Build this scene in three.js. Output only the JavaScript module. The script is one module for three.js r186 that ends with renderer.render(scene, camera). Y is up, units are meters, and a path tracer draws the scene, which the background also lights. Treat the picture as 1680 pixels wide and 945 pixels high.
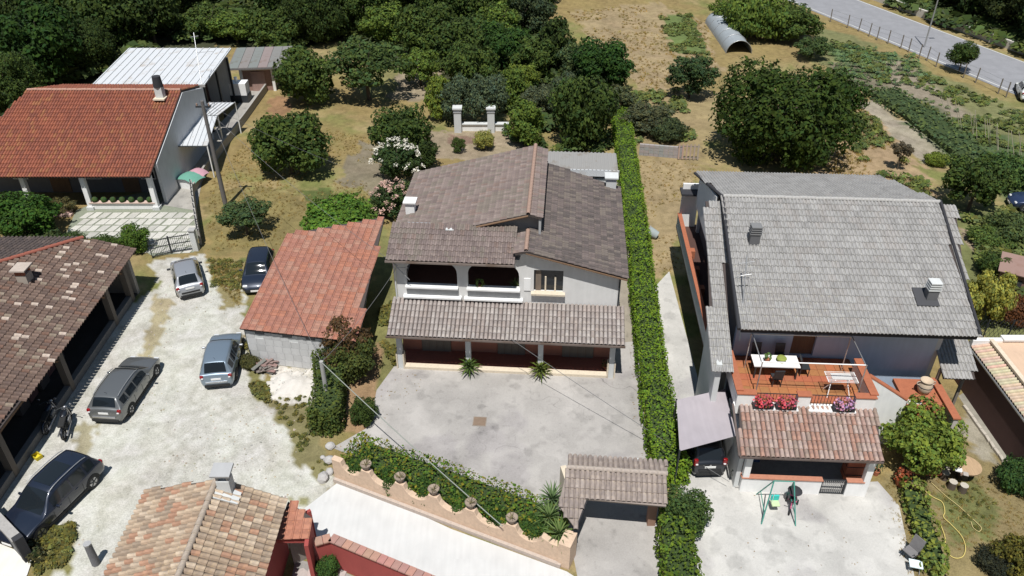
import * as THREE from 'three';
import { mergeGeometries } from 'three/addons/utils/BufferGeometryUtils.js';
import { RoundedBoxGeometry } from 'three/addons/geometries/RoundedBoxGeometry.js';

// ---------------------------------------------------------------- camera, sky, sun, exposure
const EYE = 28, TILT = 34.5 * Math.PI / 180, FOCAL = 1320;            // the drone: 28 m up, looking 34.5 degrees down; focal length in pixels of the 1680 x 945 photograph
const scene = new THREE.Scene();
const camera = new THREE.PerspectiveCamera(2 * Math.atan(472.5 / FOCAL) * 180 / Math.PI, 1680 / 945, 0.5, 1500);
camera.position.set(0, EYE, 0);
camera.rotation.set(-TILT, 0, 0);
const renderer = new THREE.WebGLRenderer();
renderer.toneMapping = THREE.LinearToneMapping;
renderer.toneMappingExposure = 1.12;
renderer.shadowMap.enabled = true;
const SUN = new THREE.Vector3(-0.06, 0.92, 0.39).normalize();
{ // a hazy summer sky: pale at the horizon, soft blue overhead, the same all round
  const W = 64, Hh = 64, d = new Float32Array(W * Hh * 4);
  for (let y = 0; y < Hh; y++) for (let x = 0; x < W; x++) { const e = Math.max(0, Math.sin(((y + 0.5) / Hh - 0.5) * Math.PI)), k = Math.pow(e, 0.55), o = (y * W + x) * 4; d[o] = 1.1 - 0.68 * k; d[o + 1] = 1.18 - 0.42 * k; d[o + 2] = 1.32 - 0.02 * k; d[o + 3] = 1; }
  const t = new THREE.DataTexture(d, W, Hh, THREE.RGBAFormat, THREE.FloatType); t.mapping = THREE.EquirectangularReflectionMapping; t.magFilter = THREE.LinearFilter; t.needsUpdate = true;
  scene.background = t; scene.environment = t; scene.environmentIntensity = scene.backgroundIntensity = 0.195;
}
const sun = new THREE.DirectionalLight(new THREE.Color(1, 0.98, 0.945), 4.7);
sun.position.copy(SUN).multiplyScalar(150).add(new THREE.Vector3(0, 0, -50)); sun.target.position.set(0, 0, -50);
sun.castShadow = true; sun.shadow.mapSize.set(4096, 4096); sun.name = 'sun_light';
Object.assign(sun.shadow.camera, { left: -90, right: 90, top: 90, bottom: -90, near: 1, far: 400 });
scene.add(sun, sun.target);

// ---------------------------------------------------------------- helpers
let seedState = 7;
const seed = (n) => { seedState = n | 0; };
const rnd = () => { seedState = (seedState + 0x6d2b79f5) | 0; let t = Math.imul(seedState ^ (seedState >>> 15), 1 | seedState); t = (t + Math.imul(t ^ (t >>> 7), 61 | t)) ^ t; return ((t ^ (t >>> 14)) >>> 0) / 4294967296; };
const rr = (a, b) => a + (b - a) * rnd();
const V = (x, y, z) => new THREE.Vector3(x, y, z);
const D = Math.PI / 180;
const lerp = THREE.MathUtils.lerp, clamp = THREE.MathUtils.clamp, sstep = THREE.MathUtils.smoothstep;
// the point at height h that the photograph shows at pixel (px, py)
function at(px, py, h = 0) {
  const a = (px - 840) / FOCAL, b = -(py - 472.5) / FOCAL, c = Math.cos(TILT), s = Math.sin(TILT);
  const dy = -s + b * c, dz = -c - b * s, t = (h - EYE) / dy;
  return V(a * t, h, dz * t);
}
const h2 = (x, y, k) => { let n = Math.imul(x, 374761393) + Math.imul(y, 668265263) + Math.imul(k, 2246822519); n = Math.imul(n ^ (n >>> 13), 1274126177); return ((n ^ (n >>> 16)) >>> 0) / 4294967296; };
function vnoise(x, y, k = 0, per = 0) {
  const ix = Math.floor(x), iy = Math.floor(y); let fx = x - ix, fy = y - iy; fx = fx * fx * (3 - 2 * fx); fy = fy * fy * (3 - 2 * fy);
  const w = (v) => per ? ((v % per) + per) % per : v;
  return lerp(lerp(h2(w(ix), w(iy), k), h2(w(ix + 1), w(iy), k), fx), lerp(h2(w(ix), w(iy + 1), k), h2(w(ix + 1), w(iy + 1), k), fx), fy);
}
function fbm(x, y, oct = 4, k = 0, per = 0) { let s = 0, a = 0.5, n = 0; for (let i = 0; i < oct; i++) { s += a * vnoise(x, y, k + i, per); n += a; x *= 2; y *= 2; per *= 2; a *= 0.5; } return s / n; }

// textures: multipliers about 1, in linear values
function tex(n, fn, metres, rep = true) {
  const d = new Uint8Array(n * n * 4);
  for (let y = 0; y < n; y++) for (let x = 0; x < n; x++) { const c = fn(x / n, y / n), o = (y * n + x) * 4; d[o] = clamp(c[0], 0, 1) * 255; d[o + 1] = clamp(c[1], 0, 1) * 255; d[o + 2] = clamp(c[2], 0, 1) * 255; d[o + 3] = 255; }
  const t = new THREE.DataTexture(d, n, n); t.magFilter = THREE.LinearFilter; t.minFilter = THREE.LinearMipmapLinearFilter; t.generateMipmaps = true;
  t.wrapS = t.wrapT = THREE.RepeatWrapping; t.repeat.set(1 / metres, 1 / metres); t.needsUpdate = true; return t;
}
const grey = (v) => [v, v, v];
const T = {
  grain: tex(256, (u, v) => grey(0.72 + 0.28 * fbm(u * 16, v * 16, 4, 3, 16) + 0.1 * (vnoise(u * 128, v * 128, 9, 128) - 0.5)), 1.5),
  tile: tex(256, (u, v) => { const a = fbm(u * 8, v * 8, 5, 21, 8), l = sstep(fbm(u * 20, v * 20, 3, 35, 20), 0.6, 0.75); return [0.62 + 0.45 * a + 0.12 * l, 0.62 + 0.44 * a + 0.1 * l, 0.62 + 0.42 * a - 0.02 * l]; }, 1.2),
  grass: tex(512, (u, v) => { const a = fbm(u * 24, v * 24, 4, 5, 24), b = vnoise(u * 256, v * 256, 8, 256), c = fbm(u * 6, v * 6, 3, 15, 6); const s = 0.3 + 0.42 * a + 0.28 * b + 0.2 * c; return [s, s * (0.97 + 0.06 * c), s * (0.9 + 0.1 * a)]; }, 9),
  gravel: tex(512, (u, v) => { const a = fbm(u * 6, v * 6, 5, 41, 6), b = vnoise(u * 256, v * 256, 48, 256), c = sstep(fbm(u * 12, v * 12, 3, 77, 12), 0.55, 0.75); const s = 0.91 + 0.06 * a + 0.07 * (b - 0.4); return [s, s * (0.995 - 0.012 * c), s * (0.985 - 0.03 * c)]; }, 8),
  plaster: tex(256, (u, v) => grey(0.78 + 0.16 * fbm(u * 5, v * 5, 5, 61, 5) + 0.1 * fbm(u * 24, v * 2, 3, 66, 0)), 3),
  asphalt: tex(256, (u, v) => grey(0.75 + 0.2 * fbm(u * 10, v * 10, 4, 71, 10) + 0.1 * vnoise(u * 128, v * 128, 72, 128)), 6),
  wood: tex(128, (u, v) => grey(0.65 + 0.35 * fbm(u * 24, v * 3, 4, 81, 0)), 1),
  metal: tex(256, (u, v) => { const s = sstep(fbm(u * 6, v * 6, 4, 91, 6), 0.55, 0.8); return [0.93 - 0.18 * s, 0.93 - 0.25 * s, 0.93 - 0.32 * s]; }, 4),
  // old poured concrete: patches, water stains, fine cracks
  concrete: tex(1024, (u, v) => {
    const a = fbm(u * 5, v * 5, 5, 101, 5), b = fbm(u * 14, v * 14, 4, 111, 14), g = vnoise(u * 512, v * 512, 115, 512);
    const st = sstep(fbm(u * 7, v * 7, 4, 121, 7), 0.56, 0.7), st2 = sstep(fbm(u * 22, v * 22, 3, 131, 22), 0.63, 0.78);
    const w1 = fbm(u * 9, v * 9, 3, 141, 9) - 0.5, crack = 1 - sstep(Math.abs(w1), 0.002, 0.007), cm = sstep(fbm(u * 3, v * 3, 2, 151, 3), 0.48, 0.62);
    const pale = sstep(fbm(u * 18, v * 18, 4, 161, 18), 0.52, 0.68), sp = sstep(vnoise(u * 110, v * 110, 171, 110), 0.8, 0.95); const s = 0.72 + 0.26 * (a - 0.4) + 0.26 * (b - 0.5) + 0.1 * (g - 0.5) + 0.08 * pale - 0.08 * sp - 0.12 * st - 0.13 * st2 - 0.2 * crack * cm;
    return [s * 1.01, s * (1 - 0.01 * st), s * (0.975 + 0.02 * st)];
  }, 17),
};
const MATS = {};
function mat(r, g, b, o = {}) {
  const key = [r, g, b, JSON.stringify(o, (k, v) => v?.isTexture ? v.uuid : v)].join();
  return MATS[key] ??= new THREE.MeshStandardMaterial({ color: new THREE.Color().setRGB(r, g, b), roughness: 0.9, side: THREE.DoubleSide, ...o });
}
const matT = (r, g, b, t, o = {}) => mat(r, g, b, { map: t, ...o });
const leafMat = (r, g, b) => MATS['leaf' + [r, g, b]] ??= new THREE.MeshPhysicalMaterial({ color: new THREE.Color().setRGB(r, g, b), vertexColors: true, roughness: 0.95, transmission: 0.35, thickness: 0, side: THREE.DoubleSide, specularIntensity: 0.15 });
const M = {
  white: matT(0.86, 0.85, 0.83, T.plaster), grey: matT(0.42, 0.42, 0.42, T.plaster), plaster: matT(0.62, 0.63, 0.62, T.plaster), bluegrey: matT(0.47, 0.56, 0.69, T.plaster),
  peach: matT(0.68, 0.5, 0.36, T.grain), red: matT(0.36, 0.07, 0.06, T.plaster), terracotta: matT(0.42, 0.14, 0.07, T.grain), brownfloor: matT(0.16, 0.07, 0.05, T.grain),
  dark: mat(0.03, 0.03, 0.035), iron: mat(0.04, 0.045, 0.05, { roughness: 0.5, metalness: 0.3 }), steel: mat(0.5, 0.5, 0.5, { roughness: 0.4, metalness: 0.7 }),
  wood: matT(0.2, 0.12, 0.07, T.wood), oldwood: matT(0.22, 0.19, 0.16, T.wood), bark: matT(0.12, 0.09, 0.065, T.wood), concrete: matT(0.42, 0.41, 0.39, T.grain),
  cream: matT(0.72, 0.62, 0.48, T.grain), maroon: matT(0.1, 0.05, 0.045, T.plaster), rubber: mat(0.02, 0.02, 0.02), rim: mat(0.5, 0.5, 0.52, { metalness: 0.8, roughness: 0.35 }),
  glass: new THREE.MeshPhysicalMaterial({ color: new THREE.Color().setRGB(0.012, 0.016, 0.02), roughness: 0.06, side: THREE.DoubleSide, specularIntensity: 1 }),
  sheet: matT(0.6, 0.615, 0.63, T.metal, { roughness: 0.5 }), underlay: matT(0.07, 0.055, 0.05, T.grain),
};
const usedNames = {};
const numbered = (name) => { const n = usedNames[name] = (usedNames[name] ?? -1) + 1; return n ? name + '_' + String(n).padStart(3, '0') : name; };
const shade = (o) => { o.castShadow = o.receiveShadow = true; return o; };
function tag(o, label, category, group, kind) { Object.assign(o.userData, { label, category }); if (group) o.userData.group = group; if (kind) o.userData.kind = kind; return o; }
function thing(name, label, category, x = 0, z = 0, yaw = 0, group, y = 0) {       // yaw in degrees turns local x towards the camera side
  const o = new THREE.Group(); o.name = numbered(name); o.position.set(x, y, z); o.rotation.y = -yaw * D; scene.add(o); return tag(o, label, category, group);
}
function mesh(name, geo, m, parent) { const o = shade(new THREE.Mesh(geo, m)); o.name = parent === scene ? numbered(name) : name; parent.add(o); return o; }
function structure(name, geo, m) { const o = mesh(name, geo, m, scene); o.userData.kind = 'structure'; return o; }
function copyOf(o, x, z, yaw, label) { const c = o.clone(); c.name = numbered(o.name.replace(/_\d+$/, '')); c.position.set(x, o.position.y, z); if (yaw !== undefined) c.rotation.y = -yaw * D; if (label) c.userData = { ...o.userData, label }; else c.userData = { ...o.userData }; scene.add(c); return c; }
const boxG = (w, h, d, x = 0, y = 0, z = 0, ry = 0, rx = 0, rz = 0) => { const g = new THREE.BoxGeometry(w, h, d); uvMetres(g); if (rx) g.rotateX(rx); if (rz) g.rotateZ(rz); if (ry) g.rotateY(ry); g.translate(x, y, z); return g; };
function uvMetres(g) {                                                             // box-projected uv in metres
  g.computeVertexNormals(); const p = g.attributes.position, n = g.attributes.normal, uv = new Float32Array(p.count * 2);
  for (let i = 0; i < p.count; i++) { const ax = Math.abs(n.getX(i)), ay = Math.abs(n.getY(i)), az = Math.abs(n.getZ(i)); if (ay >= ax && ay >= az) { uv[2 * i] = p.getX(i); uv[2 * i + 1] = p.getZ(i); } else if (ax >= az) { uv[2 * i] = p.getZ(i); uv[2 * i + 1] = p.getY(i); } else { uv[2 * i] = p.getX(i); uv[2 * i + 1] = p.getY(i); } }
  g.setAttribute('uv', new THREE.BufferAttribute(uv, 2)); return g;
}
const box = (name, parent, m, w, h, d, x, y, z, ry, rx, rz) => mesh(name, boxG(w, h, d, x, y, z, ry, rx, rz), m, parent);
const merged = (gs) => mergeGeometries(gs.map((g) => { g = g.index ? g.toNonIndexed() : g; for (const k of Object.keys(g.attributes)) if (!['position', 'normal', 'uv', 'color'].includes(k)) g.deleteAttribute(k); return g; }));
function bar(a, b, r, seg = 6, r2 = r) { const d = b.clone().sub(a), g = new THREE.CylinderGeometry(r2, r, d.length(), seg); g.applyQuaternion(new THREE.Quaternion().setFromUnitVectors(V(0, 1, 0), d.clone().normalize())); return g.translate((a.x + b.x) / 2, (a.y + b.y) / 2, (a.z + b.z) / 2); }
const tube = (pts, r, seg = 24, rad = 5) => new THREE.TubeGeometry(new THREE.CatmullRomCurve3(pts), seg, r, rad);
function inside(p, x, y) { let c = false; for (let i = 0, j = p.length - 1; i < p.length; j = i++) if ((p[i][1] > y) !== (p[j][1] > y) && x < (p[j][0] - p[i][0]) * (y - p[i][1]) / (p[j][1] - p[i][1]) + p[i][0]) c = !c; return c; }
// a flat sheet on the ground from world points [x, z]
function sheetG(pts, y) { const s = new THREE.Shape(pts.map(([x, z]) => new THREE.Vector2(x, -z))); const g = new THREE.ShapeGeometry(s); g.rotateX(-Math.PI / 2); g.translate(0, y, 0); return g; }
const px = (list, h = 0) => list.map(([a, b]) => { const p = at(a, b, h); return [p.x, p.z]; });
// a wall panel in the x-y plane with openings; [x0, y0, x1, y1, arch]
function panelG(w0, w1, top, holes, t, base = 0) {                                 // top: array of [x, y] from left to right
  const s = new THREE.Shape(); s.moveTo(w0, base); s.lineTo(w1, base); for (const [x, y] of [...top].reverse()) s.lineTo(x, y); s.closePath();
  for (const [x0, y0, x1, y1, r = 0] of holes) { const h = new THREE.Path(); h.moveTo(x0, y0); h.lineTo(x1, y0); h.lineTo(x1, y1 - r); if (r) { h.quadraticCurveTo(x1, y1, x1 - r * 1.2, y1); h.lineTo(x0 + r * 1.2, y1); h.quadraticCurveTo(x0, y1, x0, y1 - r); } else h.lineTo(x0, y1); h.closePath(); s.holes.push(h); }
  const g = new THREE.ExtrudeGeometry(s, { depth: t, bevelEnabled: false, curveSegments: 6 }); g.translate(0, 0, -t); return uvMetres(g);
}
// ---------------------------------------------------------------- roofs: a slab and single tiles
const PROFILES = {
  cement: [[0, 0], [0.14, 0.045], [0.34, 0.06], [0.52, 0.03], [0.66, 0.0], [1, 0.0]], barrel: [[0.04, -0.02], [0.2, 0.05], [0.5, 0.085], [0.8, 0.05], [0.96, -0.02]], double: [[0, 0], [0.1, 0.05], [0.26, 0.055], [0.4, 0.005], [0.5, 0], [0.6, 0.05], [0.76, 0.055], [0.9, 0.005], [1, 0]], flat: [[0, -0.03], [0.05, 0.035], [0.16, 0.035], [0.22, 0], [0.9, 0], [0.95, -0.03], [1, -0.03]],
};
function tileG(profile, w, L, variant) {
  const P = PROFILES[profile], pos = [], uv = [], q = (a, b, c, d, k) => { for (const p of [a, b, c, a, c, d]) { pos.push(...p); uv.push(p[0] + variant * 0.37 + k, p[2] + variant * 0.61); } };
  const stepH = profile === 'flat' ? 0.016 : 0.035, taper = profile === 'barrel' ? 0.12 : 0;
  const pt = (i, end) => { const k = end ? 1 : 1 - taper; return [(P[i][0] - 0.5) * w * k, P[i][1] * (profile === 'barrel' ? w / 0.2 * k : 1) + (end ? stepH : 0), end ? L / 2 : -L / 2]; };
  for (let i = 0; i < P.length - 1; i++) { const a = pt(i, 0), b = pt(i + 1, 0), c = pt(i + 1, 1), d = pt(i, 1); q(a, d, c, b, 0); const e = [d[0], d[1] - stepH, d[2]], f = [c[0], c[1] - stepH, c[2]]; q(d, e, f, c, 0.3); }
  const g = new THREE.BufferGeometry(); g.setAttribute('position', new THREE.Float32BufferAttribute(pos, 3)); g.setAttribute('uv', new THREE.Float32BufferAttribute(uv, 2)); g.computeVertexNormals(); return g;
}
class Tiled {
  constructor(house, spec) { const n = spec.tints.length, mean = [0, 1, 2].map((c) => spec.tints.reduce((s, t) => s + t[c], 0) / n), bl = spec.blend ?? 0.4; spec = { ...spec, tints: spec.tints.map((t) => t.map((v, c) => +lerp(v, mean[c], bl).toFixed(4))) }; this.house = house; this.spec = spec; this.list = []; this.geos = [0, 1, 2].map((v) => tileG(spec.profile, spec.w, spec.L * 1.14, v)); }
  // pts: corners in the house's axes; eave: direction along the tile rows
  plane(pts, eave, name = 'roof', m = M.underlay, thick = 0.1, slant = false) {
    const n = new THREE.Vector3(); for (let i = 0; i < pts.length; i++) n.add(pts[i].clone().sub(pts[0]).cross(pts[(i + 1) % pts.length].clone().sub(pts[0]))); n.normalize(); if (n.y < 0) n.negate();
    let e = eave.clone().addScaledVector(n, -eave.dot(n)).normalize(), s = n.clone().cross(e); if (s.y < 0) { e.negate(); s.negate(); }
    const O = pts[0], poly = pts.map((p) => { const d = p.clone().sub(O); return [d.dot(e), d.dot(s)]; });
    const sh = new THREE.Shape(poly.map(([a, b]) => new THREE.Vector2(a, b))), g = new THREE.ExtrudeGeometry(sh, { depth: thick, bevelEnabled: false });
    uvMetres(g); g.translate(0, 0, -thick); g.applyMatrix4(new THREE.Matrix4().makeBasis(e, s, n).setPosition(O));
    const roof = mesh(name, g, m, this.house), { w, L } = this.spec, k = slant ? poly.at(-1)[0] / poly.at(-1)[1] : 0, sk = poly.map(([a, b]) => [a - k * b, b]);
    const as = sk.map((p) => p[0]), bs = poly.map((p) => p[1]), a0 = Math.min(...as), a1 = Math.max(...as), b0 = Math.min(...bs), b1 = Math.max(...bs);
    const na = Math.max(1, Math.round((a1 - a0) / w)), nb = Math.max(1, Math.round((b1 - b0) / L)), basis = new THREE.Matrix4().makeBasis(e, n, s.clone().negate());
    for (let j = 0; j < nb; j++) for (let i = 0; i < na; i++) {
      const a = a0 + (i + 0.5) * (a1 - a0) / na, b = b0 + (j + 0.5) * (b1 - b0) / nb - L * 0.06;
      if (!inside(sk, a, b + 0.03)) continue;
      const p = O.clone().addScaledVector(e, a + k * b).addScaledVector(s, b).addScaledVector(n, 0.012 + rr(0, 0.012));
      const mx = basis.clone().multiply(new THREE.Matrix4().makeRotationY(rr(-1, 1) * this.spec.jitter - Math.atan(k))).setPosition(p);
      this.list.push({ mx, roof, p, tint: this.spec.pick(a + p.x, b + p.y) });
    }
    return roof;
  }
  finish(single = 300) {
    this.house.updateMatrixWorld(true); const eye = camera.position, { tints } = this.spec;
    for (const t of this.list) t.d = t.p.clone().applyMatrix4(this.house.matrixWorld).distanceTo(eye);
    this.list.sort((a, b) => a.d - b.d);
    const ro = { roughness: this.spec.rough ?? 0.9 }, ms = tints.map((c) => matT(...c, T.tile, ro));
    this.list.slice(0, single).forEach((t) => { const o = mesh('roof_tile', this.geos[Math.floor(rnd() * 3)], ms[t.tint], t.roof); o.applyMatrix4(t.mx); });
    const rest = this.list.slice(single); if (!rest.length) return;
    const im = shade(new THREE.InstancedMesh(this.geos[0], matT(1, 1, 1, T.tile, ro), rest.length)); im.name = 'roof_tiles'; im.userData.kind = 'stuff';
    rest.forEach((t, i) => { im.setMatrixAt(i, t.mx); const c = tints[t.tint], k = rr(0.9, 1.1); im.setColorAt(i, new THREE.Color().setRGB(c[0] * k, c[1] * k, c[2] * k)); });
    this.house.add(im);
  }
}
const weighted = (ws, scale = 1.5, spread = 0.6) => (a, b) => { const n = clamp(fbm(a / scale, b / scale, 3, 900) * spread * 1.6 - spread * 0.3 + rnd() * (1 - spread * 0.4), 0, 0.999); let s = 0, t = n * ws.reduce((x, y) => x + y); for (let i = 0; i < ws.length; i++) { s += ws[i]; if (t < s) return i; } return ws.length - 1; };
const plainPick = (ws) => () => { let t = rnd() * ws.reduce((x, y) => x + y); for (let i = 0; i < ws.length; i++) { t -= ws[i]; if (t < 0) return i; } return 0; };
// a row of ridge tiles between two points
function ridge(parent, a, b, m, w = 0.24, L = 0.38) {
  const d = b.clone().sub(a), n = Math.max(1, Math.round(d.length() / L)); d.divideScalar(n);
  const g = new THREE.CylinderGeometry(w / 2, w / 2 * 0.84, L * 1.12, 8, 1, true, 0, Math.PI), along = d.clone().normalize(), up = V(0, 1, 0).addScaledVector(along, -along.y).normalize();
  const q = new THREE.Quaternion().setFromRotationMatrix(new THREE.Matrix4().makeBasis(up, along, up.clone().cross(along)));
  for (let i = 0; i < n; i++) { const o = mesh('ridge_tile', g, m, parent); o.position.copy(a).addScaledVector(d, i + 0.5); o.position.y += rr(-0.008, 0.012); o.quaternion.copy(q); }
}
// ---------------------------------------------------------------- leaves
// a geometry of small folded leaf faces; each gets its own tone
function leavesG(pts, size, tones, k, pf = 1.2) {
  seed(k * 7919 + 13); const n = pts.length, pos = new Float32Array(n * 12), col = new Float32Array(n * 12), nor = new Float32Array(n * 12), idx = new Uint32Array(n * 6), a = V(0, 0, 0), b = V(0, 0, 0), c = V(0, 0, 0), t = V(0, 0, 0);
  for (let i = 0; i < n; i++) {
    const [p, out, sc = 1] = pts[i], s = size * sc * (rnd() < 0.16 ? rr(1.3, 1.75) : rr(0.55, 1.2)); a.set(rr(-1, 1), rr(-1, 1), rr(-1, 1)).multiplyScalar(0.85).add(out).add(t.set(0, 0.35, 0)).normalize(); b.set(rr(-1, 1), rr(-1, 1), rr(-1, 1)).cross(a).normalize(); c.crossVectors(a, b);
    const w = s * rr(0.36, 0.5), l = s * 0.62, tone = rr(0.7, 1.3) * lerp(0.72, 1.3, fbm((p.x + p.y * 0.7) * pf, (p.z - p.y * 0.4) * pf, 3, 640 + k)), tc = tones[Math.floor(rnd() * tones.length)];
    [[-l, 0, 0], [0, w, 0.22 * w], [l, 0, -0.1 * l], [0, -w, 0.22 * w]].forEach(([u, v, h], j) => { const o = (i * 4 + j) * 3; pos[o] = p.x + b.x * u + c.x * v + a.x * h; pos[o + 1] = p.y + b.y * u + c.y * v + a.y * h; pos[o + 2] = p.z + b.z * u + c.z * v + a.z * h; col[o] = tc[0] * tone; col[o + 1] = tc[1] * tone; col[o + 2] = tc[2] * tone; nor[o] = a.x; nor[o + 1] = a.y; nor[o + 2] = a.z; });
    idx.set([i * 4, i * 4 + 3, i * 4 + 1, i * 4 + 1, i * 4 + 3, i * 4 + 2], i * 6);
  }
  const g = new THREE.BufferGeometry(); g.setAttribute('position', new THREE.BufferAttribute(pos, 3)); g.setAttribute('normal', new THREE.BufferAttribute(nor, 3)); g.setAttribute('color', new THREE.BufferAttribute(col, 3)); g.setIndex(new THREE.BufferAttribute(idx, 1)); return g;
}
const TONES = [[1, 1, 1], [1.15, 1.05, 0.8], [0.8, 0.95, 1.05], [1.25, 1.15, 0.9]];
function leafBall(name, parent, rx, ry, n, c, at0, k, size) {
  seed(k * 31 + n); const pts = []; for (let i = 0; i < n; i++) { const d = V(rr(-1, 1), rr(-0.9, 1), rr(-1, 1)).normalize(), r = rr(0.6, 1); pts.push([V(d.x * rx * r, d.y * ry * r, d.z * rx * r * 0.7).add(at0), d]); } return mesh(name, leavesG(pts, size, TONES, k), leafMat(...c), parent);
}
// ---------------------------------------------------------------- the ground
// what grows or lies where: pixel outlines on the ground, colour, ragged edge in metres
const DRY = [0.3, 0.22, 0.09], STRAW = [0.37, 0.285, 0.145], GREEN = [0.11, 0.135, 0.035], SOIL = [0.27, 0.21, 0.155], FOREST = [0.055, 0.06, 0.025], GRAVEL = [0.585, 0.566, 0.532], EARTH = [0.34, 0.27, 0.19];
const GROUND = [
  // woodland floor and rough ground
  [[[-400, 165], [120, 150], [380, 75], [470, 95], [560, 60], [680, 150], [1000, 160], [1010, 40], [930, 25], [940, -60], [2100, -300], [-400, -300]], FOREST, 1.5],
  [[[330, 20], [420, 12], [420, 45], [370, 62], [290, 70], [270, 50]], [0.27, 0.19, 0.13], 1], [[[560, 120], [650, 110], [720, 150], [620, 170]], [0.24, 0.22, 0.085], 0.8], [[[640, 0], [690, 0], [690, 60], [650, 90]], [0.16, 0.17, 0.05], 1.5],
  [[[650, 120], [720, 115], [735, 160], [640, 165]], EARTH, 0.8], [[[700, 215], [860, 215], [860, 262], [690, 262]], [0.33, 0.26, 0.18], 0.4], [[[735, 222], [800, 222], [810, 236], [740, 238]], [0.25, 0.16, 0.12], 0.3],
  // the lawn left of the house: straw and green spells
  [[[440, 165], [470, 150], [480, 180], [445, 200]], [0.33, 0.19, 0.1], 0.4], [[[330, 330], [430, 300], [620, 370], [600, 420], [330, 420]], [0.24, 0.19, 0.075], 1.2], [[[590, 235], [640, 250], [640, 330], [560, 300]], [0.24, 0.2, 0.14], 1],
  [[[500, 310], [620, 320], [620, 385], [500, 375]], GREEN, 0.8], [[[345, 425], [400, 425], [395, 470], [350, 470]], [0.15, 0.16, 0.05], 0.6], [[[625, 360], [660, 430], [655, 640], [560, 650], [600, 500]], [0.2, 0.19, 0.07], 0.4],
  [[[575, 600], [625, 560], [622, 660], [600, 720], [560, 700]], [0.36, 0.23, 0.13], 0.2],
  // field, vegetable plots and paths at the upper right
  [[[930, 20], [1080, 5], [1160, 40], [1180, 120], [1060, 150], [1000, 100]], [0.36, 0.27, 0.155], 1], [[[1085, 28], [1130, 25], [1165, 95], [1100, 85]], [0.14, 0.19, 0.055], 0.6],
  [[[1010, 150], [1200, 150], [1160, 270], [1040, 280], [1020, 230]], [0.33, 0.25, 0.13], 0.9], [[[1045, 262], [1145, 270], [1130, 340], [1100, 440], [1065, 470], [1050, 300]], [0.36, 0.27, 0.15], 0.4],
  [[[1320, 35], [1370, 50], [1640, 165], [1720, 200], [1720, 320], [1560, 210], [1340, 100]], [0.2, 0.2, 0.085], 1], [[[1360, 75], [1500, 95], [1520, 130], [1380, 130]], [0.12, 0.19, 0.075], 0.8],
  [[[1360, 105], [1430, 100], [1500, 160], [1440, 170]], [0.2, 0.17, 0.12], 0.5], [[[1420, 100], [1480, 100], [1560, 160], [1600, 215], [1500, 170]], [0.3, 0.25, 0.19], 0.6],
  [[[1400, 165], [1440, 165], [1560, 260], [1520, 270], [1420, 190]], [0.36, 0.31, 0.24], 0.3], [[[1390, 170], [1420, 180], [1510, 270], [1540, 330], [1350, 290]], [0.38, 0.27, 0.16], 0.6],
  [[[1440, 150], [1500, 160], [1720, 250], [1720, 380], [1560, 270]], [0.085, 0.125, 0.045], 0.7], [[[1560, 330], [1720, 350], [1720, 560], [1600, 560]], [0.17, 0.18, 0.065], 1.2], [[[1570, 375], [1610, 380], [1680, 440], [1660, 470], [1600, 420]], [0.34, 0.26, 0.18], 0.4],
  // the garden at the lower right
  [[[1440, 790], [1560, 640], [1720, 820], [1720, 1000], [1480, 1000]], [0.27, 0.21, 0.1], 0.3], [[[1540, 780], [1600, 790], [1640, 860], [1560, 900], [1540, 850]], [0.17, 0.175, 0.06], 0.6], [[[1590, 670], [1640, 740], [1610, 760], [1570, 700]], [0.34, 0.3, 0.24], 0.3],
  // the gravel court
  [[[245, 430], [335, 415], [345, 470], [400, 470], [400, 540], [430, 610], [440, 660], [480, 690], [520, 745], [560, 790], [480, 850], [430, 1000], [60, 1000], [130, 880], [60, 880], [-80, 900], [-80, 760], [262, 462]], GRAVEL, 0.35],
  [[[252, 480], [282, 500], [250, 590], [228, 600], [245, 540]], [0.4, 0.34, 0.22], 0.35], [[[360, 425], [398, 430], [392, 505], [365, 510], [345, 440]], [0.31, 0.255, 0.125], 0.35], [[[400, 560], [430, 600], [440, 660], [415, 650]], [0.2, 0.185, 0.07], 0.25],
  [[[440, 660], [520, 650], [540, 790], [500, 780], [470, 710]], [0.24, 0.21, 0.1], 0.35], [[[90, 865], [130, 860], [105, 945], [60, 945], [50, 905]], [0.23, 0.21, 0.08], 0.3], [[[470, 815], [510, 820], [500, 835]], [0.3, 0.28, 0.15], 0.2],
  [[[440, 598], [530, 600], [525, 655], [440, 668]], [0.62, 0.58, 0.53], 0.5], [[[130, 700], [160, 690], [140, 760], [110, 780]], [0.36, 0.32, 0.22], 0.3],
].map(([p, c, s]) => { const q = px(p), xs = q.map((v) => v[0]), zs = q.map((v) => v[1]); return { q, c, s, b: [Math.min(...xs) - 3, Math.max(...xs) + 3, Math.min(...zs) - 3, Math.max(...zs) + 3] }; });
for (const g of GROUND.slice(0, 1)) g.q = g.q.map(([x, z]) => (z > 0 || !isFinite(z) ? [x, -400] : [x, z]));
GROUND[0].q = [[-400, -60], ...px([[120, 150], [380, 75], [470, 95], [560, 60], [680, 150], [960, 165], [960, 120], [890, 40], [900, 5]]), [8, -112], [400, -115], [400, -400], [-400, -400]]; GROUND[0].b = [-400, 400, -400, -50];
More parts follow.
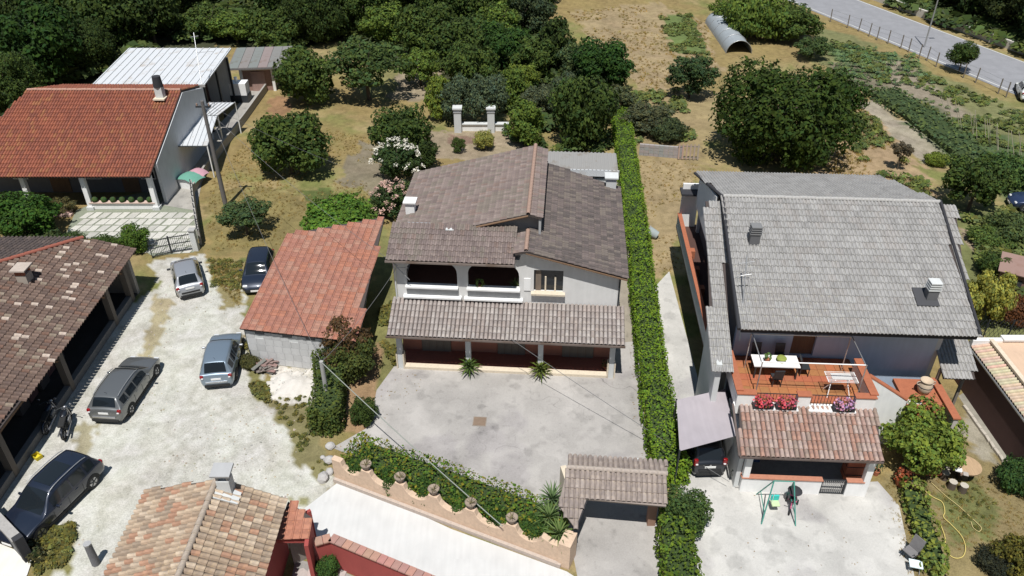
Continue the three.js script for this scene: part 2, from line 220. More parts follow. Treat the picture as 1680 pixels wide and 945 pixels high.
function groundColour(x, z) {
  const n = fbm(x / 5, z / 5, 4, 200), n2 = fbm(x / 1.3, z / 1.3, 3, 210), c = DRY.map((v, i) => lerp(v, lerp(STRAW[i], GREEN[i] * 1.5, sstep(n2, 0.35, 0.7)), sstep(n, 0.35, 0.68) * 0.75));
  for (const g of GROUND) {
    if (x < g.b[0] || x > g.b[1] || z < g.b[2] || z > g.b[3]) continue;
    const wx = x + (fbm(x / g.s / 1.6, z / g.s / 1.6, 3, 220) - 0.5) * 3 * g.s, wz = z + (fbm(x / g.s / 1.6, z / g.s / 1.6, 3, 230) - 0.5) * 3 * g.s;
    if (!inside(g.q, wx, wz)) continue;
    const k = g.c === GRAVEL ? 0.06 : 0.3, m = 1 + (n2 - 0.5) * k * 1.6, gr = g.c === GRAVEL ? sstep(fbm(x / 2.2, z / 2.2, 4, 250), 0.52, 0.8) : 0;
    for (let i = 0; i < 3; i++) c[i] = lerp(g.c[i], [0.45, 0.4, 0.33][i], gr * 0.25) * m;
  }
  return c;
}
{
  const line = (fine, n, far, m) => { const a = []; for (let i = -n; i <= n; i++) a.push(i * fine); let x = n * fine; const k = Math.pow(far / x, 1 / m); for (let i = 0; i < m; i++) { x *= k; a.push(x); a.unshift(-x); } return a; };
  const xs = line(0.24, 140, 420, 95), zs = []; for (let z = -16; z > -62; z -= 0.24) zs.push(z); let z = -62, st = 0.26; while (z > -420) { zs.push(z); z -= st; st *= 1.022; } zs.push(-420);
  let z2 = -16; st = 0.3; while (z2 < 60) { z2 += st; st *= 1.3; zs.unshift(z2); }
  const pos = [], col = [], uv = [], idx = [], w = xs.length;
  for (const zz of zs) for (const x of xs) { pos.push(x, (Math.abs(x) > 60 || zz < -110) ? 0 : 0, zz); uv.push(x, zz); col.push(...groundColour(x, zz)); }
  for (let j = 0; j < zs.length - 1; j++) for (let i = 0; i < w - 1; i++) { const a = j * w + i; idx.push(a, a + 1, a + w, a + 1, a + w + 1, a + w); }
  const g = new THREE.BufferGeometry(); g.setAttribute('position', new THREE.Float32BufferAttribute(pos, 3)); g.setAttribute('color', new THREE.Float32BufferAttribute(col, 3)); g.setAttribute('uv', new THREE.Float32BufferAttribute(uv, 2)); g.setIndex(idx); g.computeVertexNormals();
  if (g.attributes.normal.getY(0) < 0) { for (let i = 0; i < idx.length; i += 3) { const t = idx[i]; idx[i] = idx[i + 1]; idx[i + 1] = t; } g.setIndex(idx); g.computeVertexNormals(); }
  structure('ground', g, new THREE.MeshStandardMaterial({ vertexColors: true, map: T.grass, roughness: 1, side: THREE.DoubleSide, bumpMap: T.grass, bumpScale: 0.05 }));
}
// paved and poured surfaces
structure('yard_concrete', sheetG(px([[618, 640], [655, 590], [1046, 560], [1064, 770], [1078, 800], [1085, 945], [1090, 1010], [960, 1010], [935, 885], [545, 735], [606, 700]]), 0.012), matT(0.48, 0.455, 0.435, T.concrete));
structure('side_path', sheetG(px([[1005, 285], [1016, 285], [1046, 470], [1056, 600], [1020, 620], [1000, 420]]), 0.008), matT(0.36, 0.32, 0.26, T.concrete));
structure('drive', sheetG(px([[495, 838], [562, 786], [740, 868], [930, 938], [1010, 990], [1010, 1040], [760, 1040], [500, 900]]), 0.016), matT(0.6, 0.595, 0.58, T.plaster));
structure('neighbour_yard_concrete', sheetG(px([[1066, 480], [1098, 445], [1150, 640], [1215, 800], [1440, 790], [1475, 830], [1500, 945], [1510, 1010], [1120, 1010], [1110, 760]]), 0.008), matT(0.6, 0.585, 0.56, T.concrete));
structure('garden_path', sheetG(px([[1572, 650], [1580, 645], [1668, 768], [1655, 772]]), 0.01), matT(0.42, 0.39, 0.33, T.concrete));
structure('white_terrace', sheetG(px([[-20, 885], [55, 915], [45, 945], [-20, 1000]]), 0.05), matT(0.72, 0.7, 0.64, T.plaster));
// road with pale edges, and the kerb wall beyond
{
  const a = at(1270, -8), b = at(1705, 172), c = at(1705, 112), d = at(1390, -8), u = b.clone().sub(a).normalize(), ext = (p, k) => { const q = p.clone().addScaledVector(u, k); return [q.x, q.z]; };
  structure('road', sheetG([ext(a, -60), ext(b, 30), ext(c, 30), ext(d, -60)], 0.02), matT(0.27, 0.27, 0.285, T.asphalt));
  const n = V(-u.z, 0, u.x); if (n.x < 0) n.negate();
  for (const [p, off] of [[d, -0.55], [a, 0.4]]) { const s = p.clone().addScaledVector(n, off), e = s.clone().addScaledVector(n, 0.16); structure('road_edge_line', sheetG([ext(s, -50), ext(s, 70), ext(e, 70), ext(e, -50)], 0.026), mat(0.5, 0.5, 0.48)); }
  const wall = thing('roadside_wall', 'low grey concrete wall running along the far side of the road', 'wall');
  for (let i = 0; i < 22; i++) { const p = d.clone().addScaledVector(n, 1.6).addScaledVector(u, -22 + i * 3.3), g = boxG(3.26, 0.9, 0.3, 0, 0.45, 0); const o = mesh('wall_panel', g, matT(0.62, 0.58, 0.52, T.grain), wall); o.position.copy(p); o.rotation.y = Math.atan2(-u.z, u.x); }
  // wire fence on near side
  const f = thing('wire_fence', 'thin wooden posts with wire along the near edge of the road', 'fence'), pts = [[1362, 36], [1390, 46], [1408, 52], [1425, 60], [1438, 66], [1456, 72], [1477, 80], [1490, 86], [1507, 96], [1520, 100], [1535, 110], [1580, 128], [1600, 136], [1637, 154], [1650, 160]].map(([x, y]) => at(x, y));
  for (const p of pts) mesh('post', bar(p, p.clone().add(V(rr(-0.06, 0.06), 1.5, 0)), 0.06, 5), M.oldwood, f);
  for (const h of [0.5, 0.95, 1.4]) mesh('wire', tube(pts.map((p) => p.clone().add(V(0, h, 0))), 0.012, 60, 3), M.steel, f);
  const lp = thing('street_lamp', 'tall thin grey lamp post at the edge of the road', 'lamp', at(1516, 78).x, at(1516, 78).z);
  mesh('pole', bar(V(0, 0, 0), V(0, 9, 0), 0.09, 8, 0.05), M.steel, lp); mesh('arm', bar(V(0, 9, 0), V(1.4, 9.3, 0.6), 0.04), M.steel, lp); box('lamp_head', lp, M.grey, 0.6, 0.12, 0.25, 1.6, 9.3, 0.7);
}
// the boundary wall that closes the yard behind the house on the right
{
  const a = at(1048, 254), b = at(1120, 260), w = thing('garden_wall', 'low grey block wall across the strip behind the hedge', 'wall', a.x, a.z, Math.atan2(b.z - a.z, b.x - a.x) / D), L = a.distanceTo(b);
  for (let j = 0; j < 4; j++) for (let i = 0; i < 9; i++) box('block', w, matT(0.36 + rr(-0.03, 0.03), 0.34, 0.33, T.grain), L / 9 - 0.015, 0.235, 0.2, (i + 0.5) * L / 9, 0.12 + j * 0.245, rr(-0.01, 0.01));
  const c = at(1128, 262), p = thing('wooden_pallet', 'weathered wooden pallet leaning at the end of the low block wall', 'pallet', c.x, c.z, 5);
  for (let i = 0; i < 6; i++) box('plank', p, matT(0.4 + rr(-0.05, 0.05), 0.29, 0.23, T.wood), 0.12, 1.25, 0.03, -0.75 + i * 0.3, 0.68, 0, 0, -0.18); for (const y of [0.2, 1.1]) box('crossbar', p, M.oldwood, 1.7, 0.1, 0.05, 0, y, -0.02 - 0.18 * (y - 0.6), 0, -0.18);
}
// ---------------------------------------------------------------- the pale two-storey house in the middle
{
  const o = at(830, 609), H = thing('tiled_house', 'pale two-storey house with brown-grey tiled roofs and arched loggia, in the middle', 'house', o.x, o.z, 4);
  const tints = [[0.2, 0.155, 0.145], [0.23, 0.18, 0.168], [0.175, 0.135, 0.13], [0.255, 0.205, 0.19], [0.215, 0.15, 0.13], [0.19, 0.165, 0.14]];
  const R = new Tiled(H, { profile: 'cement', w: 0.22, L: 0.36, jitter: 0.025, tints, pick: weighted([3, 3, 2, 2, 1, 1], 1.6, 0.8) }), X = V(1, 0, 0), Z = V(0, 0, 1);
  const low = new Tiled(H, { profile: 'barrel', w: 0.215, L: 0.4, jitter: 0.02, tints: [[0.37, 0.325, 0.305], [0.42, 0.375, 0.355], [0.33, 0.285, 0.27], [0.46, 0.42, 0.4], [0.36, 0.3, 0.275]], pick: weighted([3, 3, 2, 2, 1], 1.3, 0.6) });
  // ground floor: porch
  low.plane([V(-6.06, 2.7, 0.72), V(6.08, 2.7, 0.72), V(6.0, 3.58, -1.33), V(-6.0, 3.58, -1.33)], X, 'porch_roof');
  box('porch_beam', H, M.wood, 11.7, 0.16, 0.16, 0, 2.5, 0.42); box('gutter', H, matT(0.2, 0.16, 0.14, T.metal, { metalness: 0.3, roughness: 0.6 }), 12.2, 0.09, 0.1, 0, 2.62, 0.8);
  for (const x of [-5.62, -1.97, 1.83, 5.55]) box('porch_post', H, M.plaster, 0.27, 2.45, 0.27, x, 1.225, 0.02);
  for (const x of [-5.62, 5.55]) for (const s of [-1, 1]) box('post_plinth', H, M.cream, 0.07, 1.0, 0.36, x + s * 0.18, 0.5, 0.02);
  box('porch_floor', H, matT(0.32, 0.11, 0.075, T.grain), 11.2, 0.14, 1.5, 0, 0.07, -0.75); box('porch_step', H, M.cream, 10.8, 0.17, 0.34, 0, 0.085, 0.03);
  box('lower_wall', H, matT(0.45, 0.19, 0.13, T.plaster), 11.5, 3.4, 0.25, 0, 1.7, -1.48);
  for (const [x, w] of [[-3.9, 1.6], [0.2, 1.5], [3.8, 1.7]]) { const d = box('garage_door', H, M.wood, w, 2.15, 0.06, x, 1.1, -1.32); for (let k = 0; k < 4; k++) box('board', d, M.oldwood, w / 4 - 0.02, 2.0, 0.03, x - w / 2 + (k + 0.5) * w / 4, 1.1, -1.28); }
  box('side_wall', H, M.plaster, 0.25, 5.2, 10.3, 5.65, 2.6, -6.6); box('side_wall', H, M.plaster, 0.25, 5.9, 10.3, -5.65, 2.95, -6.6); box('rear_wall', H, M.plaster, 11.5, 5.4, 0.25, 0, 2.7, -11.7);
  // upper storey front
  mesh('upper_wall', panelG(-5.78, 5.78, [[-5.78, 6.2], [0.6, 6.2], [0.75, 6.72], [5.78, 5.42]], [[-5.25, 4.42, -2.6, 5.9, 0.72], [-2.05, 4.42, 0.6, 5.9, 0.72], [1.35, 4.3, 2.85, 5.65]], 0.25, 3.3), matT(0.7, 0.69, 0.67, T.plaster), H).position.z = -1.35;
  for (const [a, b] of [[-5.3, -2.55], [-2.1, 0.65]]) { box('ledge', H, M.white, b - a, 0.09, 0.42, (a + b) / 2, 4.42, -1.3); box('recess_panel', H, M.grey, b - a - 0.05, 0.42, 0.03, (a + b) / 2, 4.12, -1.335); box('planter_ledge', H, M.white, b - a + 0.3, 0.1, 0.3, (a + b) / 2, 3.8, -1.24); }
  box('window_sill', H, M.cream, 1.75, 0.1, 0.34, 2.1, 4.27, -1.28); box('shutter', H, matT(0.22, 0.17, 0.13, T.wood), 0.28, 1.3, 0.05, 1.58, 4.95, -1.52);
  for (const x of [1.95, 2.45]) box('window_frame', H, M.cream, 0.08, 0.85, 0.07, x, 4.75, -1.5); box('pane', H, M.glass, 1.5, 1.35, 0.02, 2.1, 4.98, -1.56); box('curtain', H, matT(0.25, 0.19, 0.15, T.grain), 1.5, 1.35, 0.03, 2.1, 4.98, -1.75);
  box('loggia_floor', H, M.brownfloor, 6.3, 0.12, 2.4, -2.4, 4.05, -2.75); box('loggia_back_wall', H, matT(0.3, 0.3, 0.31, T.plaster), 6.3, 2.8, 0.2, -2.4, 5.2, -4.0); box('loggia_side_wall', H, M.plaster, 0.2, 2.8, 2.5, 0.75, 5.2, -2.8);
  box('wall_seam', H, M.white, 0.34, 0.75, 0.04, 1.02, 4.75, -1.325);
  // upper roofs
  R.plane([V(-6.08, 6.36, -0.7), V(0.4, 6.36, -0.7), V(0.4, 7.2, -2.95), V(-6.0, 7.2, -2.95)], X, 'front_roof');
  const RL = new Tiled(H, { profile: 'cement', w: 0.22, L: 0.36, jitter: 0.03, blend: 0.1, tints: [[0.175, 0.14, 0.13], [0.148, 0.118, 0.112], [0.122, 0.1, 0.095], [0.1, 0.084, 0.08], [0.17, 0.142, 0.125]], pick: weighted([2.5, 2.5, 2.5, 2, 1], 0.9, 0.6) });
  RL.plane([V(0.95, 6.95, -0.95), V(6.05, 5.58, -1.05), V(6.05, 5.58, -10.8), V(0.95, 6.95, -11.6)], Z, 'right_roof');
  R.plane([V(0.95, 6.95, -0.95), V(0.4, 6.8, -0.95), V(0.4, 6.8, -2.9), V(0.95, 6.95, -2.9)], Z, 'gable_roof');
  R.plane([V(-6.2, 6.0, -2.85), V(0.95, 8.0, -2.85), V(0.95, 8.0, -11.1), V(-6.35, 6.0, -11.1)], Z, 'left_roof');
  R.plane([V(0.95, 8.0, -2.85), V(1.65, 7.8, -2.85), V(1.65, 7.8, -11.1), V(0.95, 8.0, -11.1)], Z, 'ridge_roof');
  const mr = matT(0.36, 0.24, 0.19, T.tile), rg = H.children.filter((c) => c.name.endsWith('_roof'));
  ridge(rg[4], V(0.95, 8.06, -2.8), V(0.95, 8.06, -11.1), mr); ridge(rg[2], V(0.95, 7.02, -0.95), V(0.95, 7.02, -2.9), mr);
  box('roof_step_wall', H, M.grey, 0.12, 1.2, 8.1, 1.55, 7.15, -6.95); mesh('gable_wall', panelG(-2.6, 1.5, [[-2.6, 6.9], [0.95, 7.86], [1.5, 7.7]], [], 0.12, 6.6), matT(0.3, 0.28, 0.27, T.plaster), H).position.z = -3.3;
  box('verge_board', H, M.wood, 5.3, 0.06, 0.12, 3.5, 6.16, -0.99, 0, 0, -0.262); box('front_gutter', H, matT(0.2, 0.16, 0.14, T.metal, { roughness: 0.6 }), 6.5, 0.09, 0.1, -2.85, 6.28, -0.63);
  for (const [a, b] of [[V(0.95, 7.92, -2.82), V(-3.1, 6.78, -2.82)]]) mesh('verge_board', bar(a, b, 0.06, 4), M.wood, H);
  R.finish(70); RL.finish(80); low.finish(150);
  // chimneys
  for (const [x, y, z, w, h, m] of [[-5.7, 6.1, -5.9, 0.5, 0.75, M.white], [5.5, 5.7, -10.6, 0.6, 0.7, M.plaster]]) { const c = box('chimney', H, m, w, h, w, x, y + h / 2, z); box('cap', c, m, w + 0.2, 0.08, w + 0.2, x, y + h + 0.06, z); box('flue', c, M.dark, w * 0.6, 0.16, w * 0.6, x, y + h + 0.01, z); }
  const vent = box('roof_vent', H, M.grey, 0.34, 0.3, 0.34, -3.05, 6.95, -2.7); box('cap', vent, M.plaster, 0.42, 0.05, 0.42, -3.05, 7.12, -2.7);
  // rear lean-to with corrugated sheet
  box('rear_annex', H, M.plaster, 4.6, 5.4, 3.0, 3.65, 2.7, -13.75); box('fascia', H, M.sheet, 4.75, 0.42, 0.08, 3.68, 5.85, -12.14);
  const cs = [], ripple = (x) => 0.035 * Math.sin(x * 26); for (let i = 0; i < 70; i++) { const x0 = 1.3 + i * 0.068; cs.push(x0); }
  const pos = [], idx = []; cs.forEach((x, i) => { pos.push(x, 6.05 + ripple(x), -12.1, x, 5.8 + ripple(x), -15.2); if (i) { const a = 2 * i; idx.push(a - 2, a, a - 1, a, a + 1, a - 1); } }); const g = new THREE.BufferGeometry(); g.setAttribute('position', new THREE.Float32BufferAttribute(pos, 3)); g.setIndex(idx); uvMetres(g); mesh('corrugated_roof', g, matT(0.3, 0.29, 0.275, T.metal, { roughness: 0.8 }), H);
  const ra = [V(-2.6, 5.35, -12.0), V(1.2, 5.9, -12.0), V(1.2, 5.9, -14.2), V(-2.6, 5.35, -14.2)]; box('rear_terrace', H, M.concrete, 7, 4.3, 2.6, -2.4, 2.15, -13.0); box('parapet', H, M.plaster, 2.6, 0.5, 0.2, -4.5, 4.5, -13.9);
  const ra2 = new Tiled(H, { profile: 'cement', w: 0.3, L: 0.36, jitter: 0.02, tints, pick: plainPick([3, 3, 2, 2, 1, 1]) }); ra2.plane(ra, Z, 'rear_roof'); ra2.finish(0);
  // satellite bracket on left corner
  mesh('aerial', merged([bar(V(-5.9, 5.9, -1.2), V(-5.2, 5.2, -1.0), 0.03), bar(V(-5.7, 5.6, -1.15), V(-5.0, 5.75, -0.95), 0.02), bar(V(-5.4, 5.45, -1.05), V(-5.0, 5.0, -0.95), 0.02), bar(V(-5.85, 4.0, -1.28), V(-5.85, 6.1, -1.28), 0.03)]), M.steel, H);
  mesh('downpipe', bar(V(-5.82, 3.5, -1.28), V(-5.82, 6.2, -1.28), 0.045), M.plaster, H); mesh('downpipe', bar(V(5.72, 3.7, -1.28), V(5.72, 5.4, -1.28), 0.05), M.iron, H);
}
// ---------------------------------------------------------------- the grey-roofed house on the right
let H3;
{
  const o = at(1310, 808), H = H3 = thing('grey_roofed_house', 'house with a big pale grey tiled roof and terracotta terrace, on the right', 'house', o.x, o.z, 3);
  const tints = [[0.33, 0.322, 0.315], [0.35, 0.342, 0.335], [0.31, 0.302, 0.296], [0.37, 0.362, 0.355], [0.33, 0.31, 0.297]], X = V(1, 0, 0);
  const R = new Tiled(H, { profile: 'double', w: 0.34, L: 0.42, jitter: 0.012, tints, rough: 0.6, pick: weighted([3, 3, 2, 2, 1], 2.6, 0.8) });
  const P = new Tiled(H, { profile: 'barrel', w: 0.21, L: 0.42, jitter: 0.025, tints: [[0.4, 0.27, 0.23], [0.46, 0.34, 0.3], [0.34, 0.22, 0.19], [0.5, 0.4, 0.36], [0.42, 0.22, 0.16], [0.3, 0.24, 0.2]], pick: weighted([3, 3, 2, 2, 2, 1], 0.9, 0.5) });
  const f = box('fascia_board', H, M.dark, 10.4, 0.14, 0.06, 2.44, 5.86, -4.12);
  R.plane([V(-2.8, 6.0, -4.06), V(7.67, 6.0, -4.12), V(8.14, 8.5, -11.92), V(-2.63, 8.5, -12.0)], X, 'main_roof');
  R.plane([V(-2.7, 8.5, -12.0), V(8.14, 8.5, -11.92), V(7.5, 7.0, -17.75), V(-3.06, 7.0, -17.75)], X, 'back_roof');
  R.plane([V(-4.0, 4.35, -3.1), V(-3.1, 4.35, -3.05), V(-2.7, 8.2, -12.0), V(-3.5, 8.2, -12.0)], X, 'left_strip_roof');
  R.plane([V(7.6, 5.6, -4.9), V(7.85, 5.6, -4.9), V(9.15, 8.2, -12.2), V(8.1, 8.2, -12.1)], X, 'right_strip_roof');
  R.plane([V(7.05, 3.3, -4.35), V(8.5, 3.3, -4.35), V(8.7, 4.55, -7.6), V(7.25, 4.55, -7.6)], X, 'side_porch_roof');
  mesh('verge_board', bar(V(-2.86, 6.02, -4.03), V(-2.7, 8.52, -12.0), 0.11, 4), M.dark, H); mesh('verge_board', bar(V(7.72, 6.1, -4.08), V(8.2, 8.6, -11.92), 0.085, 4), M.dark, H); mesh('verge_board', bar(V(-3.12, 6.95, -17.75), V(-2.7, 8.5, -12.0), 0.1, 4), M.dark, H);
  ridge(H.children.find((c) => c.name === 'main_roof'), V(-2.65, 8.54, -11.97), V(8.14, 8.54, -11.9), matT(0.42, 0.41, 0.4, T.tile));
  P.plane([V(-3.05, 2.6, 0.38), V(2.9, 2.6, 0.3), V(3.2, 3.42, -1.95), V(-2.85, 3.42, -1.9)], X, 'porch_roof');
  box('porch_gutter', H, matT(0.13, 0.1, 0.09, T.metal), 6.05, 0.09, 0.1, -0.07, 2.53, 0.42); box('porch_gutter_side', H, matT(0.13, 0.1, 0.09, T.metal), 0.09, 0.08, 2.5, -3.1, 2.98, -0.78, 0, 0.34);
  R.finish(150); P.finish(150);
  // walls
  mesh('front_wall', panelG(-2.5, 6.9, [[-2.5, 6.1], [6.9, 6.1]], [[0.2, 3.35, 1.3, 5.5], [-2.0, 5.25, -0.6, 5.95], [4.0, 4.9, 5.3, 5.6]], 0.25, 0), M.bluegrey, H).position.z = -5.6;  // blue cast of the eave shade is put into this wall colour
  box('door', H, M.wood, 1.1, 2.15, 0.06, 0.75, 4.43, -5.8); for (const [x, y, w] of [[-1.3, 5.6, 1.4], [4.65, 5.25, 1.3]]) { const wd = box('window', H, M.iron, w, 0.7, 0.08, x, y, -5.8); box('pane', wd, M.glass, w - 0.1, 0.6, 0.02, x, y, -5.75); }
  box('left_wall', H, matT(0.13, 0.12, 0.12, T.plaster), 0.25, 6.0, 12.0, -2.3, 3.0, -11.7); box('left_wall', H, M.plaster, 0.25, 4.6, 3.0, -3.65, 2.3, -4.7); box('right_wall', H, M.plaster, 0.25, 6.0, 12.0, 7.05, 3.0, -11.7); box('rear_wall', H, M.plaster, 9.6, 7, 0.25, 2.2, 3.5, -17.6);  // long left wall darkened: the shade of the side loggia is in its colour
  mesh('left_gable', panelG(-17.6, -5.8, [[-17.6, 6.95], [-11.9, 8.3], [-5.8, 6.45]], [], 0.1, 5.5).rotateY(-Math.PI / 2), M.white, H).position.x = -2.42;
  mesh('right_gable', panelG(-17.6, -5.8, [[-17.6, 6.95], [-11.9, 8.3], [-5.8, 6.45]], [], 0.1, 5.5).rotateY(-Math.PI / 2), M.white, H).position.x = 6.95;
  mesh('left_gable_end', panelG(-17.5, -12.6, [[-17.5, 6.9], [-12.6, 8.15]], [], 0.1, 5.0).rotateY(-Math.PI / 2), M.white, H).position.x = -2.86;
  // side balcony on the left, terracotta capped
  box('balcony_floor', H, matT(0.09, 0.045, 0.035, T.grain), 1.3, 0.2, 13.0, -3.03, 3.0, -12.0); box('balcony_parapet', H, matT(0.6, 0.6, 0.6, T.plaster), 0.14, 0.9, 12.6, -3.62, 3.5, -12.0); box('parapet_cap', H, M.terracotta, 0.24, 0.05, 12.6, -3.6, 3.98, -12.0);  // balcony floor colour lowered too, to hold the loggia shade
  mesh('balcony_canopy', boxG(1.1, 0.12, 0.9, -3.2, 5.6, -18.0), M.dark, H); box('balcony_end_wall', H, M.white, 1.0, 3.0, 0.15, -3.1, 4.5, -18.3);
  for (let i = 0; i < 4; i++) box('balcony_chair', H, M.terracotta, 0.4, 0.5, 0.4, -3.3, 3.35, -9 - i * 1.9).name = 'balcony_planter';
  // terrace
  const fl = box('terrace_floor', H, matT(0.3, 0.09, 0.045, T.grain), 6.0, 0.2, 3.6, 0.05, 3.2, -3.7);
  for (let i = 0; i < 14; i++) for (let j = 0; j < 8; j++) box('floor_tile', fl, matT(0.4 + rr(-0.05, 0.05), 0.125 + 0.02 * ((i * 3 + j) % 3), 0.06, T.grain), 0.405, 0.014, 0.425, -2.72 + i * 0.425, 3.308, -5.3 + j * 0.445);
  const para = (x0, x1) => { box('parapet_pillar', H, M.white, x1 - x0, 1.15, 0.28, (x0 + x1) / 2, 3.5, -2.0); box('pillar_cap', H, M.terracotta, x1 - x0 + 0.08, 0.05, 0.36, (x0 + x1) / 2, 4.1, -2.0); };
  para(-3.0, -2.2); para(-0.35, 0.2); para(2.15, 3.0); box('terrace_edge', H, M.white, 6.1, 0.34, 0.26, 0, 3.2, -2.02);
  box('side_parapet', H, M.white, 0.2, 0.85, 3.3, -2.92, 3.7, -3.75); box('parapet_cap', H, M.terracotta, 0.34, 0.06, 3.4, -2.9, 4.16, -3.7); box('side_parapet', H, M.white, 0.2, 0.85, 2.4, 2.95, 3.7, -3.3); box('parapet_cap', H, M.terracotta, 0.36, 0.06, 2.5, 2.95, 4.16, -3.25);
  for (const [a, b] of [[-2.2, -0.35], [0.2, 2.15]]) { box('white_sill', H, M.white, b - a + 0.1, 0.08, 0.5, (a + b) / 2, 3.42, -1.85); const rail = box('railing', H, M.iron, b - a, 0.03, 0.03, (a + b) / 2, 4.05, -2.0); for (let x = a + 0.1; x < b; x += 0.14) box('railing_bar', rail, M.iron, 0.018, 0.62, 0.018, x, 3.74, -2.0); }
  // laundry frame of thin poles
  const fr = [[-2.0, -2.6], [2.5, -2.6], [-2.1, -4.6], [2.4, -4.6]]; for (const [x, z] of fr) mesh('frame_pole', bar(V(x, 3.3, z), V(x, 5.35, z), 0.028), M.steel, H);
  for (const z of [-2.6, -4.6]) mesh('frame_bar', bar(V(-2.05, 5.35, z), V(2.45, 5.35, z), 0.028), M.white, H); for (const x of [-2.05, 2.45]) mesh('frame_bar', bar(V(x, 5.35, -2.6), V(x, 5.35, -4.6), 0.025), M.steel, H);
  // ground floor porch: low white wall with terracotta coping, gate, dark rooms behind
  for (const [a, b] of [[-2.65, 0.85], [1.95, 2.65]]) { box('low_wall', H, M.white, b - a, 0.88, 0.16, (a + b) / 2, 0.44, 0); box('coping', H, matT(0.5, 0.22, 0.14, T.grain), b - a + 0.06, 0.05, 0.26, (a + b) / 2, 0.905, 0); } box('low_wall', H, M.white, 0.16, 0.88, 1.0, -2.57, 0.44, -0.6); box('coping', H, matT(0.5, 0.22, 0.14, T.grain), 0.26, 0.05, 1.2, -2.57, 0.905, -0.62);
  const gate = box('porch_gate', H, M.iron, 1.08, 0.05, 0.05, 1.4, 0.88, 0); box('gate_rail', gate, M.iron, 1.08, 0.05, 0.04, 1.4, 0.45, 0); box('gate_rail', gate, M.iron, 1.08, 0.05, 0.05, 1.4, 0.08, 0); for (const x of [0.89, 1.91]) box('gate_stile', gate, M.iron, 0.06, 0.85, 0.06, x, 0.46, 0); for (let i = 0; i < 11; i++) box('gate_bar', gate, M.steel, 0.025, 0.82, 0.025, 0.98 + i * 0.084, 0.47, 0);
  box('porch_floor', H, M.concrete, 5.6, 0.1, 3.6, 0, 0.05, -1.9); box('lower_wall', H, matT(0.2, 0.19, 0.19, T.plaster), 5.8, 3.1, 0.2, 0.1, 1.55, -3.3); for (const x of [-2.5, 2.75]) box('porch_pillar', H, M.white, 0.28, 2.6, 0.28, x, 1.3, -0.05); box('end_wall', H, M.plaster, 0.2, 2.5, 3.2, -2.78, 1.25, -1.75); box('end_wall', H, M.plaster, 0.2, 3.2, 3.2, 2.9, 1.6, -3.2);
  box('blue_curtain', H, matT(0.05, 0.09, 0.2, T.grain), 0.8, 1.4, 0.06, -2.0, 1.3, -1.2);
  const sc = box('red_cupboard', H, matT(0.42, 0.12, 0.06, T.wood), 0.9, 1.5, 0.5, 2.55, 1.0, -0.9); for (const y of [0.55, 1.05, 1.5]) box('shelf', sc, M.dark, 0.92, 0.03, 0.52, 2.55, y, -0.89);
  // stair on the right with its sloping parapet
  mesh('stair_wall', panelG(2.95, 7.0, [[2.95, 4.1], [3.2, 4.1], [5.1, 2.75], [5.9, 2.6], [7.0, 2.55]], [], 0.18, 0), M.white, H).position.z = -3.25;
  mesh('stair_cap', bar(V(3.1, 4.15, -3.35), V(5.15, 2.8, -3.35), 0.12, 4), M.terracotta, H);
  for (let i = 0; i < 10; i++) box('stair_step', H, M.terracotta, 1.3, 0.22, 0.26, 6.1, 2.35 - i * 0.23, -3.1 + i * 0.2); box('stair_landing', H, M.terracotta, 1.9, 0.2, 1.9, 6.1, 2.5, -4.1); box('stair_parapet', H, matT(0.55, 0.5, 0.46, T.plaster), 0.2, 2.8, 2.7, 7.0, 1.3, -3.6); box('parapet_cap', H, M.terracotta, 0.36, 0.07, 2.8, 7.0, 2.73, -3.6);
  box('side_porch_post', H, M.oldwood, 0.12, 3.4, 0.12, 8.3, 1.7, -4.9); box('side_porch_post', H, M.oldwood, 0.12, 3.4, 0.12, 7.1, 1.7, -4.9);
  // chimneys with stacked slabs
  for (const [x, z, pale] of [[-1.55, -9.0, 0], [6.05, -6.0, 1]]) { const y = 6 + (-4.1 - z) * 0.317, c = box('chimney', H, matT(0.13, 0.13, 0.135, T.plaster), 0.48, 0.7, 0.42, x, y + 0.25, z); for (let k = 0; k < 4; k++) box('slab', c, pale ? M.plaster : matT(0.2, 0.2, 0.2, T.plaster), 0.56 - 0.02 * k, 0.055, 0.5, x, y + 0.62 + k * 0.12, z); box('flue', c, M.dark, 0.36, 0.4, 0.34, x, y + 0.76, z); }
  box('chimney_flashing', H, mat(0.05, 0.05, 0.055, { roughness: 0.7 }), 1.0, 0.03, 1.05, 5.85, 6 + 1.9 * 0.317 + 0.13, -6.0, 0, 0.307);
  const ae = [bar(V(-2.6, 5.0, -4.5), V(-2.45, 8.4, -6.5), 0.03), bar(V(-2.75, 8.0, -6.4), V(-2.1, 8.2, -6.3), 0.02), bar(V(-2.7, 7.6, -6.0), V(-2.2, 7.7, -6.0), 0.02)]; mesh('aerial', merged(ae), M.steel, H);
}
